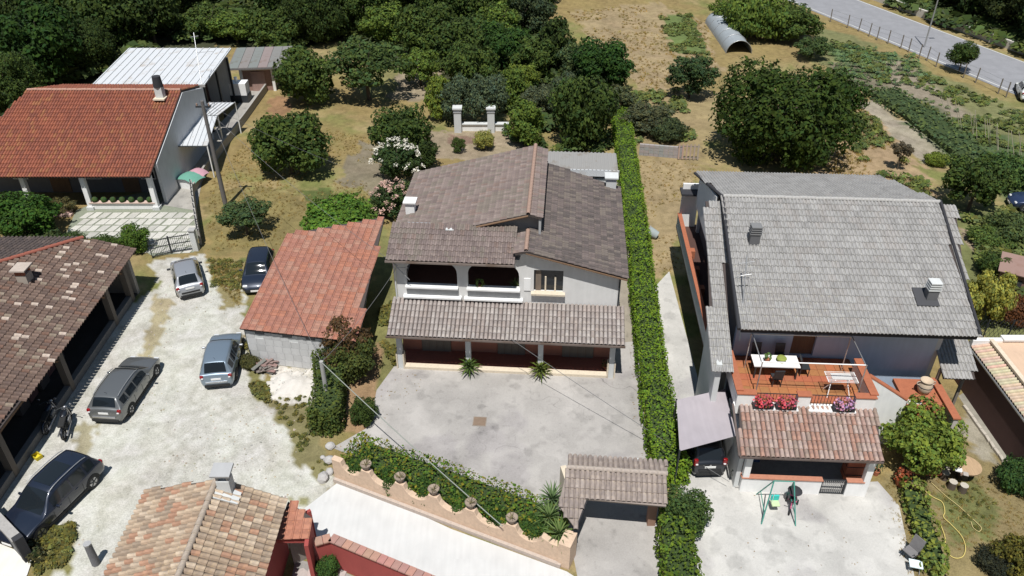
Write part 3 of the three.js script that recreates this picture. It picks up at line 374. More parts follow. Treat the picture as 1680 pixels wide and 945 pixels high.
// ---------------------------------------------------------------- the red-roofed house at the upper left
{
  const H = thing('red_roofed_house', 'house with a big rusty red tiled roof and white porch columns, at the upper left', 'house', -25.1, -50.2, 0), X = V(1, 0, 0);
  const R = new Tiled(H, { profile: 'barrel', w: 0.21, L: 0.44, jitter: 0.02, tints: [[0.32, 0.098, 0.06], [0.28, 0.088, 0.058], [0.36, 0.115, 0.065], [0.24, 0.08, 0.057], [0.36, 0.16, 0.07]], pick: weighted([4, 3, 3, 3, 0.3], 2.6, 0.45) });
  const main = R.plane([V(-14.5, 2.8, 0), V(0.05, 2.8, 0), V(0.05, 5.8, -8.5), V(-11.6, 5.8, -8.6)], X, 'main_roof'); R.plane([V(-11.6, 5.8, -8.6), V(0.05, 5.8, -8.5), V(-0.1, 4.7, -12.5), V(-11.2, 4.7, -12.5)], X, 'back_roof'); R.finish(0);
  ridge(main, V(-11.6, 5.86, -8.55), V(0, 5.86, -8.5), matT(0.45, 0.26, 0.2, T.tile));
  mesh('side_wall', panelG(-12.6, -1.4, [[-12.6, 4.5], [-8.5, 5.65], [-1.4, 3.15]], [], 0.2, 0).rotateY(-Math.PI / 2), matT(0.66, 0.67, 0.68, T.plaster), H).position.x = -0.1; box('front_wall', H, matT(0.16, 0.16, 0.17, T.plaster), 13.6, 3.6, 0.2, -7.2, 1.8, -3.2); box('rear_wall', H, M.plaster, 11, 4.4, 0.2, -5.8, 2.2, -12.5);  // front wall darkened so its colour carries the deep porch shade
  for (const x of [-12.2, -9.2, -5.0, -0.3]) { box('porch_column', H, M.white, 0.32, 2.75, 0.32, x, 1.4, -0.55); box('column_base', H, M.plaster, 0.5, 0.25, 0.5, x, 0.13, -0.55); }
  for (const [a, b] of [[-5, -0.3]]) { box('porch_parapet', H, M.white, b - a, 0.5, 0.2, (a + b) / 2, 0.28, -0.55); box('parapet_cap', H, matT(0.6, 0.45, 0.38, T.plaster), b - a, 0.06, 0.4, (a + b) / 2, 0.56, -0.55); } for (let i = 0; i < 2; i++) box('porch_step', H, matT(0.6, 0.42, 0.36, T.plaster), 2.4 + i * 0.3, 0.17, 0.4, -7.3, 0.27 - i * 0.17, 0.1 + i * 0.35);
  for (let i = 0; i < 7; i++) mesh('potted_flowers', new THREE.IcosahedronGeometry(0.22, 1).translate(-4.6 + i * 0.65, 0.75, -0.55), leafMat(0.07, 0.12, 0.04), H).geometry.setAttribute('color', new THREE.Float32BufferAttribute(new Float32Array(960).map(() => rr(0.5, 1.4)), 3));
  for (const [x, w] of [[-8.2, 1.4], [-3.0, 1.2]]) { box('door', H, M.wood, w, 2.1, 0.06, x, 1.1, -3.08); } for (const x of [-11, -5.6, -1.6]) { const wd = box('window', H, M.white, 1.1, 1.2, 0.05, x, 1.7, -3.08); box('pane', wd, M.glass, 0.95, 1.05, 0.02, x, 1.7, -3.045); }
  const c = box('chimney', H, M.plaster, 0.55, 0.9, 0.55, -1.2, 6.0, -7.6); mesh('cowl', new THREE.CylinderGeometry(0.3, 0.36, 0.8, 10).translate(-1.2, 6.85, -7.6), M.dark, c); box('chimney_base', c, M.cream, 0.85, 0.1, 0.7, -1.2, 5.62, -7.4);
  mesh('aerial', merged([bar(V(0.3, 5, -12), V(-0.6, 8.2, -15), 0.03), bar(V(-0.9, 7.9, -14.8), V(-0.2, 8.0, -14.8), 0.02), bar(V(-0.4, 6.9, -14), V(1.0, 7.0, -14), 0.02)]), M.steel, H);
  // metal-roofed block behind
  const B = thing('white_roofed_annex', 'annex with a white ribbed metal roof behind the red roofed house', 'outbuilding', -25.1, -63.7, 0); box('wall', B, matT(0.42, 0.42, 0.4, T.plaster), 8.2, 4.2, 0.25, -5.1, 2.1, -0.5); box('back_wall', B, M.plaster, 8.8, 4.2, 0.25, -4.8, 2.1, -7.4); box('side_wall', B, M.plaster, 0.25, 4.2, 7, -9, 2.1, -3.9); box('partition', B, M.maroon, 0.2, 4.2, 6.6, -2.8, 2.1, -4); for (const z of [-0.6, -3.9, -7.2]) box('post', B, M.iron, 0.16, 4.2, 0.16, -0.4, 2.1, z);
  const roof = mesh('metal_roof', boxG(9.2, 0.1, 8.0, -4.65, 4.62, -3.9, 0, 0.055), M.sheet, B); for (let i = 0; i < 16; i++) box('roof_rib', roof, M.sheet, 0.05, 0.06, 8.0, -9.1 + i * 0.595, 4.7, -3.9, 0, 0.055); box('eave_trim', roof, matT(0.4, 0.38, 0.36, T.metal), 9.3, 0.2, 0.06, -4.65, 4.36, 0.12);
  // two white awnings over the side passage
  [[[290, 240], [340, 240], [357, 193], [312, 193], 'white sheet metal awning at the side of the red roofed house, near the pole'], [[318, 190], [357, 190], [386, 171], [345, 171], 'white ribbed metal awning with dark streaks, behind the other awning']].forEach(([a, b, c2, d, l], k) => {
    const p = [a, b, c2, d].map(([x, y]) => at(x, y, 2.6)), A = thing('metal_awning', l, 'awning', p[0].x, p[0].z), q = p.map((v) => v.clone().sub(p[0]).setY(2.6)); q[2].y = q[3].y = 2.75;
    const g = new THREE.BufferGeometry().setFromPoints([q[0], q[1], q[2], q[0], q[2], q[3]]); uvMetres(g); mesh('sheet', g, M.sheet, A); for (let i = 0; i <= 6; i++) { const t = i / 6; mesh('rib', bar(q[0].clone().lerp(q[1], t).add(V(0, 0.03, 0)), q[3].clone().lerp(q[2], t).add(V(0, 0.03, 0)), k ? 0.045 : 0.025, 4), k ? M.grey : M.sheet, A); }
    for (const v of [q[1], q[2]]) mesh('post', bar(V(v.x, 0, v.z), v, 0.05), M.white, A); mesh('edge', bar(q[0], q[1], 0.05, 4), M.iron, A); mesh('edge', bar(q[1], q[2], 0.05, 4), M.iron, A);
  });
}
// ---------------------------------------------------------------- the long barn at the lower left
{
  const H = thing('barn', 'long low barn with mottled brown tiles and a dark open porch at the left edge', 'barn', 0, 0), Z = V(0, 0, 1), X = V(1, 0, 0);
  const tints = [[0.135, 0.088, 0.07], [0.16, 0.105, 0.085], [0.115, 0.076, 0.064], [0.185, 0.125, 0.1], [0.165, 0.09, 0.065], [0.52, 0.43, 0.37], [0.25, 0.2, 0.155]];
  const R = new Tiled(H, { profile: 'barrel', w: 0.25, L: 0.36, jitter: 0.05, blend: 0.12, tints, pick: plainPick([4, 4, 4, 3, 2, 1.4, 1.2]) });
  const hip0 = V(-25.2, 3.62, -40.6), apex = V(-30.2, 4.95, -33.5);
  const main = R.plane([V(-22.35, 2.8, -40.75), V(-22.7, 2.8, -17), V(-30.3, 4.95, -17), apex, hip0], Z, 'main_roof');
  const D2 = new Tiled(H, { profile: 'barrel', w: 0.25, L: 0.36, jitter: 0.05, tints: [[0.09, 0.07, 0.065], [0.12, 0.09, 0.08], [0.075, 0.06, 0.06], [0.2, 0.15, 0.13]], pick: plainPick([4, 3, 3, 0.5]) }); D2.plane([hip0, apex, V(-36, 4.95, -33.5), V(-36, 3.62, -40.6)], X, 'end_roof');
  R.finish(300); D2.finish(0);
  ridge(main, hip0.clone().add(V(0, 0.07, 0)), apex.clone().add(V(0, 0.07, 0)), matT(0.34, 0.11, 0.075, T.tile), 0.28, 0.36);
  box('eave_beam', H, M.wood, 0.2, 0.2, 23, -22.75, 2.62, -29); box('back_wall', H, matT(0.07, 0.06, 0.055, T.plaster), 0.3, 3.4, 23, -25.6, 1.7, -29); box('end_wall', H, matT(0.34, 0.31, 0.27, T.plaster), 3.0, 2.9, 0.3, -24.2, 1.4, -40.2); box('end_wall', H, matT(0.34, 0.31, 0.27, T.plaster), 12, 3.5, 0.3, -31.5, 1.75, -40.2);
  for (const z of [-39.4, -37.0, -31.4, -25.6, -21]) { box('post', H, matT(0.16, 0.135, 0.11, T.plaster), 0.34, 2.6, 0.34, -22.85, 1.3, z); mesh('brace', bar(V(-22.85, 1.9, z), V(-22.85, 2.6, z + 0.8), 0.07, 5), M.wood, H); }  // posts darkened to carry the shade under the eave
  box('low_wall', H, matT(0.17, 0.165, 0.16, T.grain), 0.3, 0.45, 20.5, -22.85, 0.22, -29.1); box('porch_floor', H, matT(0.05, 0.047, 0.045, T.concrete), 2.9, 0.1, 22.8, -24.2, 0.05, -29);  // dark floor; low wall also darkened, with the eave shade in its colour
  const y = 3.45, c = box('chimney', H, matT(0.42, 0.36, 0.3, T.plaster), 0.55, 0.95, 0.6, -26.09, y + 0.45, -35.83); box('cap', c, matT(0.5, 0.42, 0.36, T.grain), 0.8, 0.08, 0.9, -26.09, y + 1.25, -35.83); for (const s of [-1, 1]) box('cap_leg', c, M.terracotta, 0.5, 0.3, 0.1, -26.09, y + 1.06, -35.83 + s * 0.26);
  // jumble under the eave
  const bk = thing('storage_shelves', 'dark stacked shelves and boxes under the barn eave', 'shelves', -24.6, -33.5); for (let i = 0; i < 5; i++) for (let j = 0; j < 2; j++) box('box', bk, matT(0.12 + 0.08 * (i % 2), 0.1, 0.09, T.wood), 0.7, 0.5, 0.8, rr(-0.1, 0.1), 0.4 + j * 0.56, i * 0.95);
  const yb = thing('yellow_crate', 'small bright yellow crate by the barn porch, near the motorcycle', 'crate', at(62, 751).x, at(62, 751).z, 30); for (const [w, d, x, z] of [[0.42, 0.03, 0, 0.14], [0.42, 0.03, 0, -0.14], [0.03, 0.3, 0.2, 0], [0.03, 0.3, -0.2, 0]]) box('side', yb, mat(0.5, 0.4, 0.02), w, 0.16, d, x, 0.11, z); box('bottom', yb, mat(0.6, 0.5, 0.02), 0.42, 0.03, 0.3, 0, 0.02, 0);
}
// ---------------------------------------------------------------- the small tiled house at the bottom
{
  const H = thing('old_tiled_house', 'small old house with pale pink barrel-tiled gable roof at the bottom, by the red wall', 'house', 0, 0), Z = V(0, 0, 1);
  const tints = [[0.42, 0.305, 0.215], [0.47, 0.365, 0.265], [0.36, 0.27, 0.195], [0.4, 0.215, 0.14], [0.32, 0.25, 0.19], [0.53, 0.43, 0.33]];
  const R = new Tiled(H, { profile: 'barrel', w: 0.25, L: 0.36, jitter: 0.06, tints, blend: 0.2, pick: weighted([3, 3, 2, 2, 2, 1.5], 0.7, 0.5) });
  const L = R.plane([V(-14.65, 3.0, -22.05), V(-14.65, 3.0, -14), V(-11.45, 4.2, -14), V(-11.45, 4.2, -21.5)], Z, 'left_roof', matT(0.11, 0.08, 0.06, T.grain)); R.plane([V(-8.97, 3.0, -21.6), V(-8.97, 3.0, -14), V(-11.45, 4.2, -14), V(-11.45, 4.2, -21.5)], Z, 'right_roof', matT(0.11, 0.08, 0.06, T.grain)); R.finish(300);
  ridge(L, V(-11.45, 4.24, -21.5), V(-11.45, 4.24, -14), matT(0.42, 0.35, 0.29, T.tile), 0.26);
  mesh('end_wall', panelG(-14.3, -9.3, [[-14.3, 2.95], [-11.45, 4.1], [-9.3, 2.95]], [], 0.3, 0), matT(0.5, 0.44, 0.36, T.plaster), H).position.z = -21.3; box('side_wall', H, matT(0.5, 0.44, 0.36, T.plaster), 0.3, 3, 7.5, -14.2, 1.5, -17.6); box('side_wall', H, M.red, 0.3, 3, 7.5, -9.4, 1.5, -17.6);
  const c = box('chimney', H, M.plaster, 0.5, 0.8, 0.45, -11.0, 4.25, -21.2); box('cap', c, M.grey, 0.75, 0.09, 0.65, -11.0, 5.05, -21.2, 0, 0.12); for (const s of [-1, 1]) box('cap_leg', c, M.grey, 0.08, 0.36, 0.4, -11.0 + s * 0.2, 4.82, -21.2); const fl = box('flashing', H, M.plaster, 0.95, 0.05, 0.6, -10.9, 4.02, -20.9, 0, 0, -0.4);
  // entrance annex with its own little red roof
  const A = thing('red_porch', 'red-walled entrance porch with a small red tiled roof, right of the old tiled house', 'porch', 0, 0), S = new Tiled(A, { profile: 'flat', w: 0.36, L: 0.42, jitter: 0.01, tints: [[0.4, 0.17, 0.11], [0.45, 0.21, 0.14], [0.36, 0.15, 0.1]], pick: plainPick([3, 2, 2]) });
  S.plane([V(-9.2, 2.35, -20.2), V(-7.98, 2.35, -20.2), V(-7.85, 2.65, -20.95), V(-8.95, 2.65, -21.7)], V(1, 0, 0)); S.finish(300);
  box('wall', A, M.red, 0.16, 2.4, 1.2, -7.95, 1.2, -20.4, 0.1); box('lintel', A, M.red, 1.2, 0.25, 0.14, -8.55, 2.15, -20.3); box('back_wall', A, M.red, 1.1, 2.5, 0.14, -8.5, 1.25, -21.15, 0.6); box('door', A, matT(0.3, 0.27, 0.24, T.wood), 0.9, 2.0, 0.06, -8.55, 1.0, -21.0, 0.6); box('blue_box', A, mat(0.03, 0.05, 0.2), 0.4, 0.5, 0.4, -8.9, 0.25, -19.4);
  const W = thing('red_wall', 'red garden wall with brick coping beside the white drive', 'wall', 0, 0), pts = [V(-7.8, 0, -20.5), V(-7.2, 0, -20.72), V(-3.4, 0, -18.95), V(-0.5, 0, -17.6)];
  pts.slice(1).forEach((b, i) => { const a = pts[i], L2 = a.distanceTo(b), ry = Math.atan2(-(b.z - a.z), b.x - a.x), m = a.clone().lerp(b, 0.5); box('wall', W, M.red, L2, 1.7, 0.22, 0, 0.85, 0).position.copy(m); W.children.at(-1).rotation.y = ry; const n = Math.round(L2 / 0.32); for (let k = 0; k < n; k++) { const o = mesh('brick', boxG(L2 / n - 0.02, 0.06, 0.4), matT(0.42 + rr(-0.05, 0.06), 0.24 + rr(-0.03, 0.04), 0.19, T.grain), W); o.position.copy(a.clone().lerp(b, (k + 0.5) / n)).setY(1.73); o.rotation.y = ry; } });
  const pv = structure('court_paving', sheetG([[-8.9, -21.0], [-7.3, -20.6], [-3.4, -18.8], [-3, -16], [-8.9, -16]], 0.01), matT(0.3, 0.28, 0.26, T.grain)); for (let i = 0; i < 9; i++) for (let j = 0; j < 5; j++) { const x = -8.6 + i * 0.55 + rr(-0.06, 0.06), z = -20.3 + j * 0.55 + rr(-0.06, 0.06); if (z < -20.9 + (x + 7.3) * 0.46 + 0.4 && x > -7.3) continue; const n = 5 + Math.floor(rnd() * 3), s = new THREE.CylinderGeometry(0.3, 0.31, 0.04, n).rotateY(rnd() * 6).translate(x, 0.03, z); mesh('paving_stone', uvMetres(s.toNonIndexed()), matT(0.45 + rr(-0.06, 0.06), 0.41, 0.38, T.grain), pv); }
  const bl = thing('slatted_bench', 'grey slatted bench below the red wall at the bottom edge', 'bench', -5.15, -19.5, 30); for (let i = 0; i < 6; i++) box('slat', bl, M.grey, 0.12, 0.04, 0.9, -0.4 + i * 0.16, 0.45, 0); for (const x of [-0.4, 0.4]) box('leg', bl, M.grey, 0.06, 0.45, 0.8, x, 0.22, 0);
  const st = thing('stone_post', 'short dark stone post on the gravel left of the old tiled house', 'post', at(158, 925).x, at(158, 925).z); mesh('shaft', new THREE.CylinderGeometry(0.14, 0.17, 1.2, 8).translate(0, 0.6, 0), matT(0.16, 0.16, 0.17, T.grain), st); mesh('cap', new THREE.CylinderGeometry(0.16, 0.14, 0.1, 8).translate(0, 1.24, 0), matT(0.4, 0.4, 0.4, T.grain), st);
  const gw = thing('gate_wall', 'dark low wall with a pale coping in front of the dark estate car', 'wall', at(20, 888).x, at(20, 888).z, 38); box('wall', gw, matT(0.2, 0.2, 0.2, T.grain), 3.2, 1.1, 0.3, -0.3, 0.55, 0); box('coping', gw, matT(0.4, 0.38, 0.36, T.grain), 3.2, 0.08, 0.4, -0.3, 1.14, 0); box('end_pillar', gw, M.dark, 0.3, 1.4, 0.35, 1.45, 0.7, 0);
}
// ---------------------------------------------------------------- the shed with the red roof
{
  const H = thing('red_roofed_shed', 'shed with a faded red tiled lean-to roof and unfinished grey block front', 'shed', 0, 0), FL = V(-14.25, 2.42, -33.5), FR = V(-8.0, 2.42, -32.4), BL = V(-13.45, 3.42, -41.45);
  const BR = at(632, 366, 3.3), R = new Tiled(H, { profile: 'flat', w: 0.42, L: 0.4, jitter: 0.012, tints: [[0.35, 0.15, 0.105], [0.37, 0.165, 0.118], [0.33, 0.145, 0.108], [0.4, 0.16, 0.1], [0.39, 0.22, 0.165]], pick: weighted([3, 3, 2, 1.5, 1.5], 1.6, 0.6) });
  const n = FR.clone().sub(FL).cross(BL.clone().sub(FL)).normalize(); BR.y = FL.y - ((BR.x - FL.x) * n.x + (BR.z - FL.z) * n.z) / n.y;
  R.plane([FL, FR, BR, BL], FR.clone().sub(FL), 'roof', M.underlay, 0.1, true); R.finish(300);
  const wall = (a, b, h, m) => { const L = Math.hypot(b.x - a.x, b.z - a.z), o = mesh('wall', boxG(L, h, 0.22, 0, h / 2, 0), m, H); o.position.set((a.x + b.x) / 2, 0, (a.z + b.z) / 2); o.rotation.y = Math.atan2(-(b.z - a.z), b.x - a.x); return o; };
  const a = V(-14.05, 0, -33.75), b = V(-8.3, 0, -32.75), wf = wall(a, b, 2.15, M.plaster); wall(V(-14.05, 0, -33.85), V(-13.3, 0, -41.2), 2.5, M.plaster); wall(V(-8.5, 0, -32.85), V(-8.9, 0, -40.4), 2.1, M.plaster); wall(V(-13.2, 0, -40.6), V(-8.9, 0, -40.4), 2.9, M.plaster);
  for (let r = 0; r < 5; r++) for (let k = 0; k < 12; k++) if (r > 3 ? (k % 4 !== 1) : true) box('block', wf, matT(...[0.56, 0.6, 0.52, 0.58].map((v) => [v, v * 0.995, v * 0.985])[Math.floor(rnd() * 4)], T.plaster), 0.468, 0.415, 0.03, -2.66 + k * 0.48 + (r % 2 ? 0.06 : 0), 0.24 + r * 0.43, 0.118);
  for (const k of [0.14, 0.4, 0.62]) { const p = a.clone().lerp(b, k); box('open_block', H, mat(0.12, 0.12, 0.125), 0.5, 0.3, 0.1, p.x, 2.2, p.z + 0.12, -0.17); }
  const rh = at(482, 632), ru = thing('rubble_heap', 'pale heap of lime rubble spread in front of the shed', 'rubble heap', rh.x, rh.z), rg = new THREE.PlaneGeometry(3.4, 2.6, 44, 34).rotateX(-Math.PI / 2), rp = rg.attributes.position;
  for (let i = 0; i < rp.count; i++) { const x = rp.getX(i), z = rp.getZ(i), e = Math.max(0, 1 - Math.hypot(x / 1.55, z / 1.2) + 1.1 * (fbm(x * 1.5 + 4, z * 1.5, 4, 760) - 0.55)); rp.setY(i, e <= 0 ? -0.05 : 0.02 + 0.3 * Math.pow(e, 0.8) + 0.07 * fbm(x * 6, z * 6, 3, 765) * Math.min(1, e * 4)); } rg.computeVertexNormals(); mesh('heap', rg, matT(0.6, 0.565, 0.52, T.gravel), ru);
  for (let i = 0; i < 26; i++) { const g = new THREE.IcosahedronGeometry(rr(0.04, 0.12), 0); const o = mesh('stone', g, matT(0.56, 0.54, 0.5, T.grain, { flatShading: true }), ru); const a = rr(0, 6.3), r = rr(0.2, 1.5); o.position.set(Math.cos(a) * r, 0.22 * Math.max(0, 1 - r / 1.4) + 0.05, Math.sin(a) * r * 0.75); o.rotation.set(rr(0, 3), rr(0, 3), 0); }
  // board heap by the shed
  const s = thing('bark_heap', 'heap of weathered brown boards lying at the foot of the shed', 'rubbish heap', at(437, 607).x, at(437, 607).z); for (let i = 0; i < 22; i++) { const o = box('board', s, matT(0.24 + rr(-0.05, 0.08), 0.19, 0.17, T.wood), rr(0.5, 1.1), 0.04, rr(0.1, 0.22), 0, 0, 0); o.position.set(rr(-0.35, 0.35), 0.06 + i * 0.018, rr(-0.35, 0.35)); o.rotation.set(rr(-0.2, 0.2), rr(0, 3), rr(-0.25, 0.25)); }
  const l = thing('leaning_plank', 'dark plank leaning against the left corner of the shed', 'plank', at(418, 590).x, at(418, 590).z); mesh('plank', bar(V(0, 0, 0.3), V(-0.15, 2.2, 0), 0.06, 4), M.dark, l);
}
// ---------------------------------------------------------------- the open-fronted porch over the yard entrance
{
  const H = thing('tiled_gateway', 'small tiled gateway roof over the entrance of the concrete yard', 'gateway', 0, 0), Q = (x, y, h) => at(x, y, h);
  const R = new Tiled(H, { profile: 'barrel', w: 0.215, L: 0.4, jitter: 0.03, tints: [[0.34, 0.28, 0.25], [0.4, 0.33, 0.29], [0.28, 0.23, 0.21], [0.46, 0.39, 0.35]], pick: plainPick([3, 3, 2, 1]) });
  const A = Q(931, 768, 2.65), B = Q(1094, 778, 2.65), C = Q(1093, 831, 2.2), P3 = (p, q, r, x, z) => { const n = q.clone().sub(p).cross(r.clone().sub(p)); return V(x, p.y - ((x - p.x) * n.x + (z - p.z) * n.z) / n.y, z); }, on = (x, y, h) => { const p = Q(x, y, h); return P3(A, B, C, p.x, p.z); };
  R.plane([A, B, C, on(962, 820, 2.2), on(944, 868, 1.8), on(916, 829, 2.1)], B.clone().sub(A), 'front_roof', matT(0.3, 0.25, 0.22, T.grain)); const E1 = Q(932, 748, 2.4), E2 = Q(1096, 759, 2.4); R.plane([A, B, E2, P3(A, B, E2, E1.x, E1.z)], B.clone().sub(A), 'back_roof', matT(0.3, 0.25, 0.22, T.grain)); R.finish(300);
  ridge(H.children[0], A.clone().add(V(0, 0.05, 0)), B.clone().add(V(0, 0.05, 0)), matT(0.4, 0.34, 0.3, T.tile), 0.24);
  const foot = (x, y, m, w, h) => { const p = at(x, y); return box('pillar', H, m, w, h, w, p.x, h / 2, p.z); }; foot(1067, 858, matT(0.34, 0.2, 0.14, T.grain), 0.34, 2.2); foot(1040, 812, M.plaster, 0.25, 2.2); foot(952, 806, M.plaster, 0.25, 1.85); const w = at(930, 846); box('side_wall', H, M.cream, 0.25, 1.75, 1.6, w.x, 0.87, w.z - 0.5, 0.2);
  mesh('beam', bar(Q(966, 818, 2.02), Q(1090, 829, 2.02), 0.09, 4), M.wood, H); mesh('front_board', bar(Q(962, 822, 2.08), Q(944, 868, 1.8), 0.06, 4), M.dark, H);
}
// ---------------------------------------------------------------- the scalloped planter wall along the drive
const WALL_A = V(-7.95, 0, -25.5), WALL_B = V(2.12, 0, -20.9);
{
  const L = WALL_A.distanceTo(WALL_B), ry = Math.atan2(-(WALL_B.z - WALL_A.z), WALL_B.x - WALL_A.x), H = thing('scalloped_wall', 'peach wall with a scalloped top along the white drive', 'wall', WALL_A.x, WALL_A.z, -ry / D), s = new THREE.Shape();
  const peaks = [610, 663, 715, 775, 842].map((x, i) => { const p = at(x, [760, 783, 807, 830, 855][i], 1.35); return p.clone().sub(WALL_A).dot(WALL_B.clone().sub(WALL_A).normalize()); });
  s.moveTo(0, 0); s.lineTo(L, 0); s.lineTo(L, 1.15); const ks = [0.25, ...peaks, L - 0.7]; for (let i = ks.length - 1; i > 0; i--) { const a = ks[i], b = ks[i - 1], w = 0.2; s.lineTo(a + w, i === ks.length - 1 ? 1.15 : 1.35); s.lineTo(a - w, 1.35); s.bezierCurveTo(a - w - 0.1, 0.62, b + w + 0.1, 0.62, b + w, 1.35); } s.lineTo(0, 1.35); s.closePath();
  mesh('wall', uvMetres(new THREE.ExtrudeGeometry(s, { depth: 0.24, bevelEnabled: true, bevelSize: 0.02, bevelThickness: 0.02, bevelSegments: 1, curveSegments: 8 })), M.peach, H); box('base_kerb', H, matT(0.5, 0.42, 0.36, T.grain), L, 0.22, 0.14, L / 2, 0.11, 0.33); box('end_pillar', H, M.peach, 0.5, 1.4, 0.8, L + 0.1, 0.7, -0.1);
  const urn = new THREE.LatheGeometry([[0.001, 0], [0.13, 0], [0.1, 0.05], [0.16, 0.16], [0.23, 0.3], [0.26, 0.36], [0.24, 0.37], [0.2, 0.3], [0.001, 0.28]].map(([x, y]) => new THREE.Vector2(x, y)), 14), dir = WALL_B.clone().sub(WALL_A).normalize(), names = ['leftmost', 'second from left', 'middle one', 'second from right', 'rightmost'];
  peaks.forEach((k, i) => { const p = WALL_A.clone().addScaledVector(dir, k), u = thing('stone_urn', `stone urn with dry sprigs on the scalloped wall, ${names[i]} of five`, 'urn', p.x - 0.05, p.z + 0.1, 0, 'urns on the scalloped wall', 1.36); mesh('bowl', urn, matT(0.34, 0.27, 0.21, T.grain), u); const g = []; for (let j = 0; j < 14; j++) { const t = rr(0, 6.3); g.push(bar(V(0, 0.28, 0), V(Math.cos(t) * rr(0.08, 0.3), rr(0.38, 0.62), Math.sin(t) * rr(0.08, 0.3)), 0.012, 3)); } mesh('sprigs', merged(g), matT(0.28, 0.24, 0.12, T.wood), u); });
  const rb = thing('rock_pile', 'grey rocks and lumps at the left end of the scalloped wall', 'rocks', at(540, 765).x, at(540, 765).z); [[-0.2, -1.2, 0.24], [0.0, -0.3, 0.27], [0.12, 0.4, 0.2], [-0.1, 0.8, 0.28], [-0.4, -0.5, 0.16]].forEach(([x, z, r]) => { const g = new THREE.IcosahedronGeometry(r * 0.9, 1), p = g.attributes.position; for (let i = 0; i < p.count; i++) { const k = 0.55 + 0.95 * fbm(p.getX(i) * 3.1 + x * 9, p.getZ(i) * 3.1 + p.getY(i) * 4, 3, 700); p.setXYZ(i, p.getX(i) * k, p.getY(i) * k * 0.8, p.getZ(i) * k); } uvMetres(g); mesh('rock', g.translate(x, r * 0.4, z), matT(0.46, 0.44, 0.42, T.grain, { flatShading: true }), rb); });
  const mh = at(787, 692), m = thing('manhole_cover', 'square rusty brown manhole cover set in the concrete yard', 'manhole cover', mh.x, mh.z, 4); box('frame', m, matT(0.3, 0.26, 0.22, T.grain), 0.68, 0.02, 0.66, 0, 0.02, 0); box('lid', m, matT(0.24, 0.17, 0.12, T.grain), 0.6, 0.03, 0.58, 0, 0.024, 0);
}
const stoneTone = () => { const v = [0.5, 0.55, 0.6, 0.46, 0.57][Math.floor(rnd() * 5)]; return matT(v, v * 0.965, v * 0.87, T.grain); };
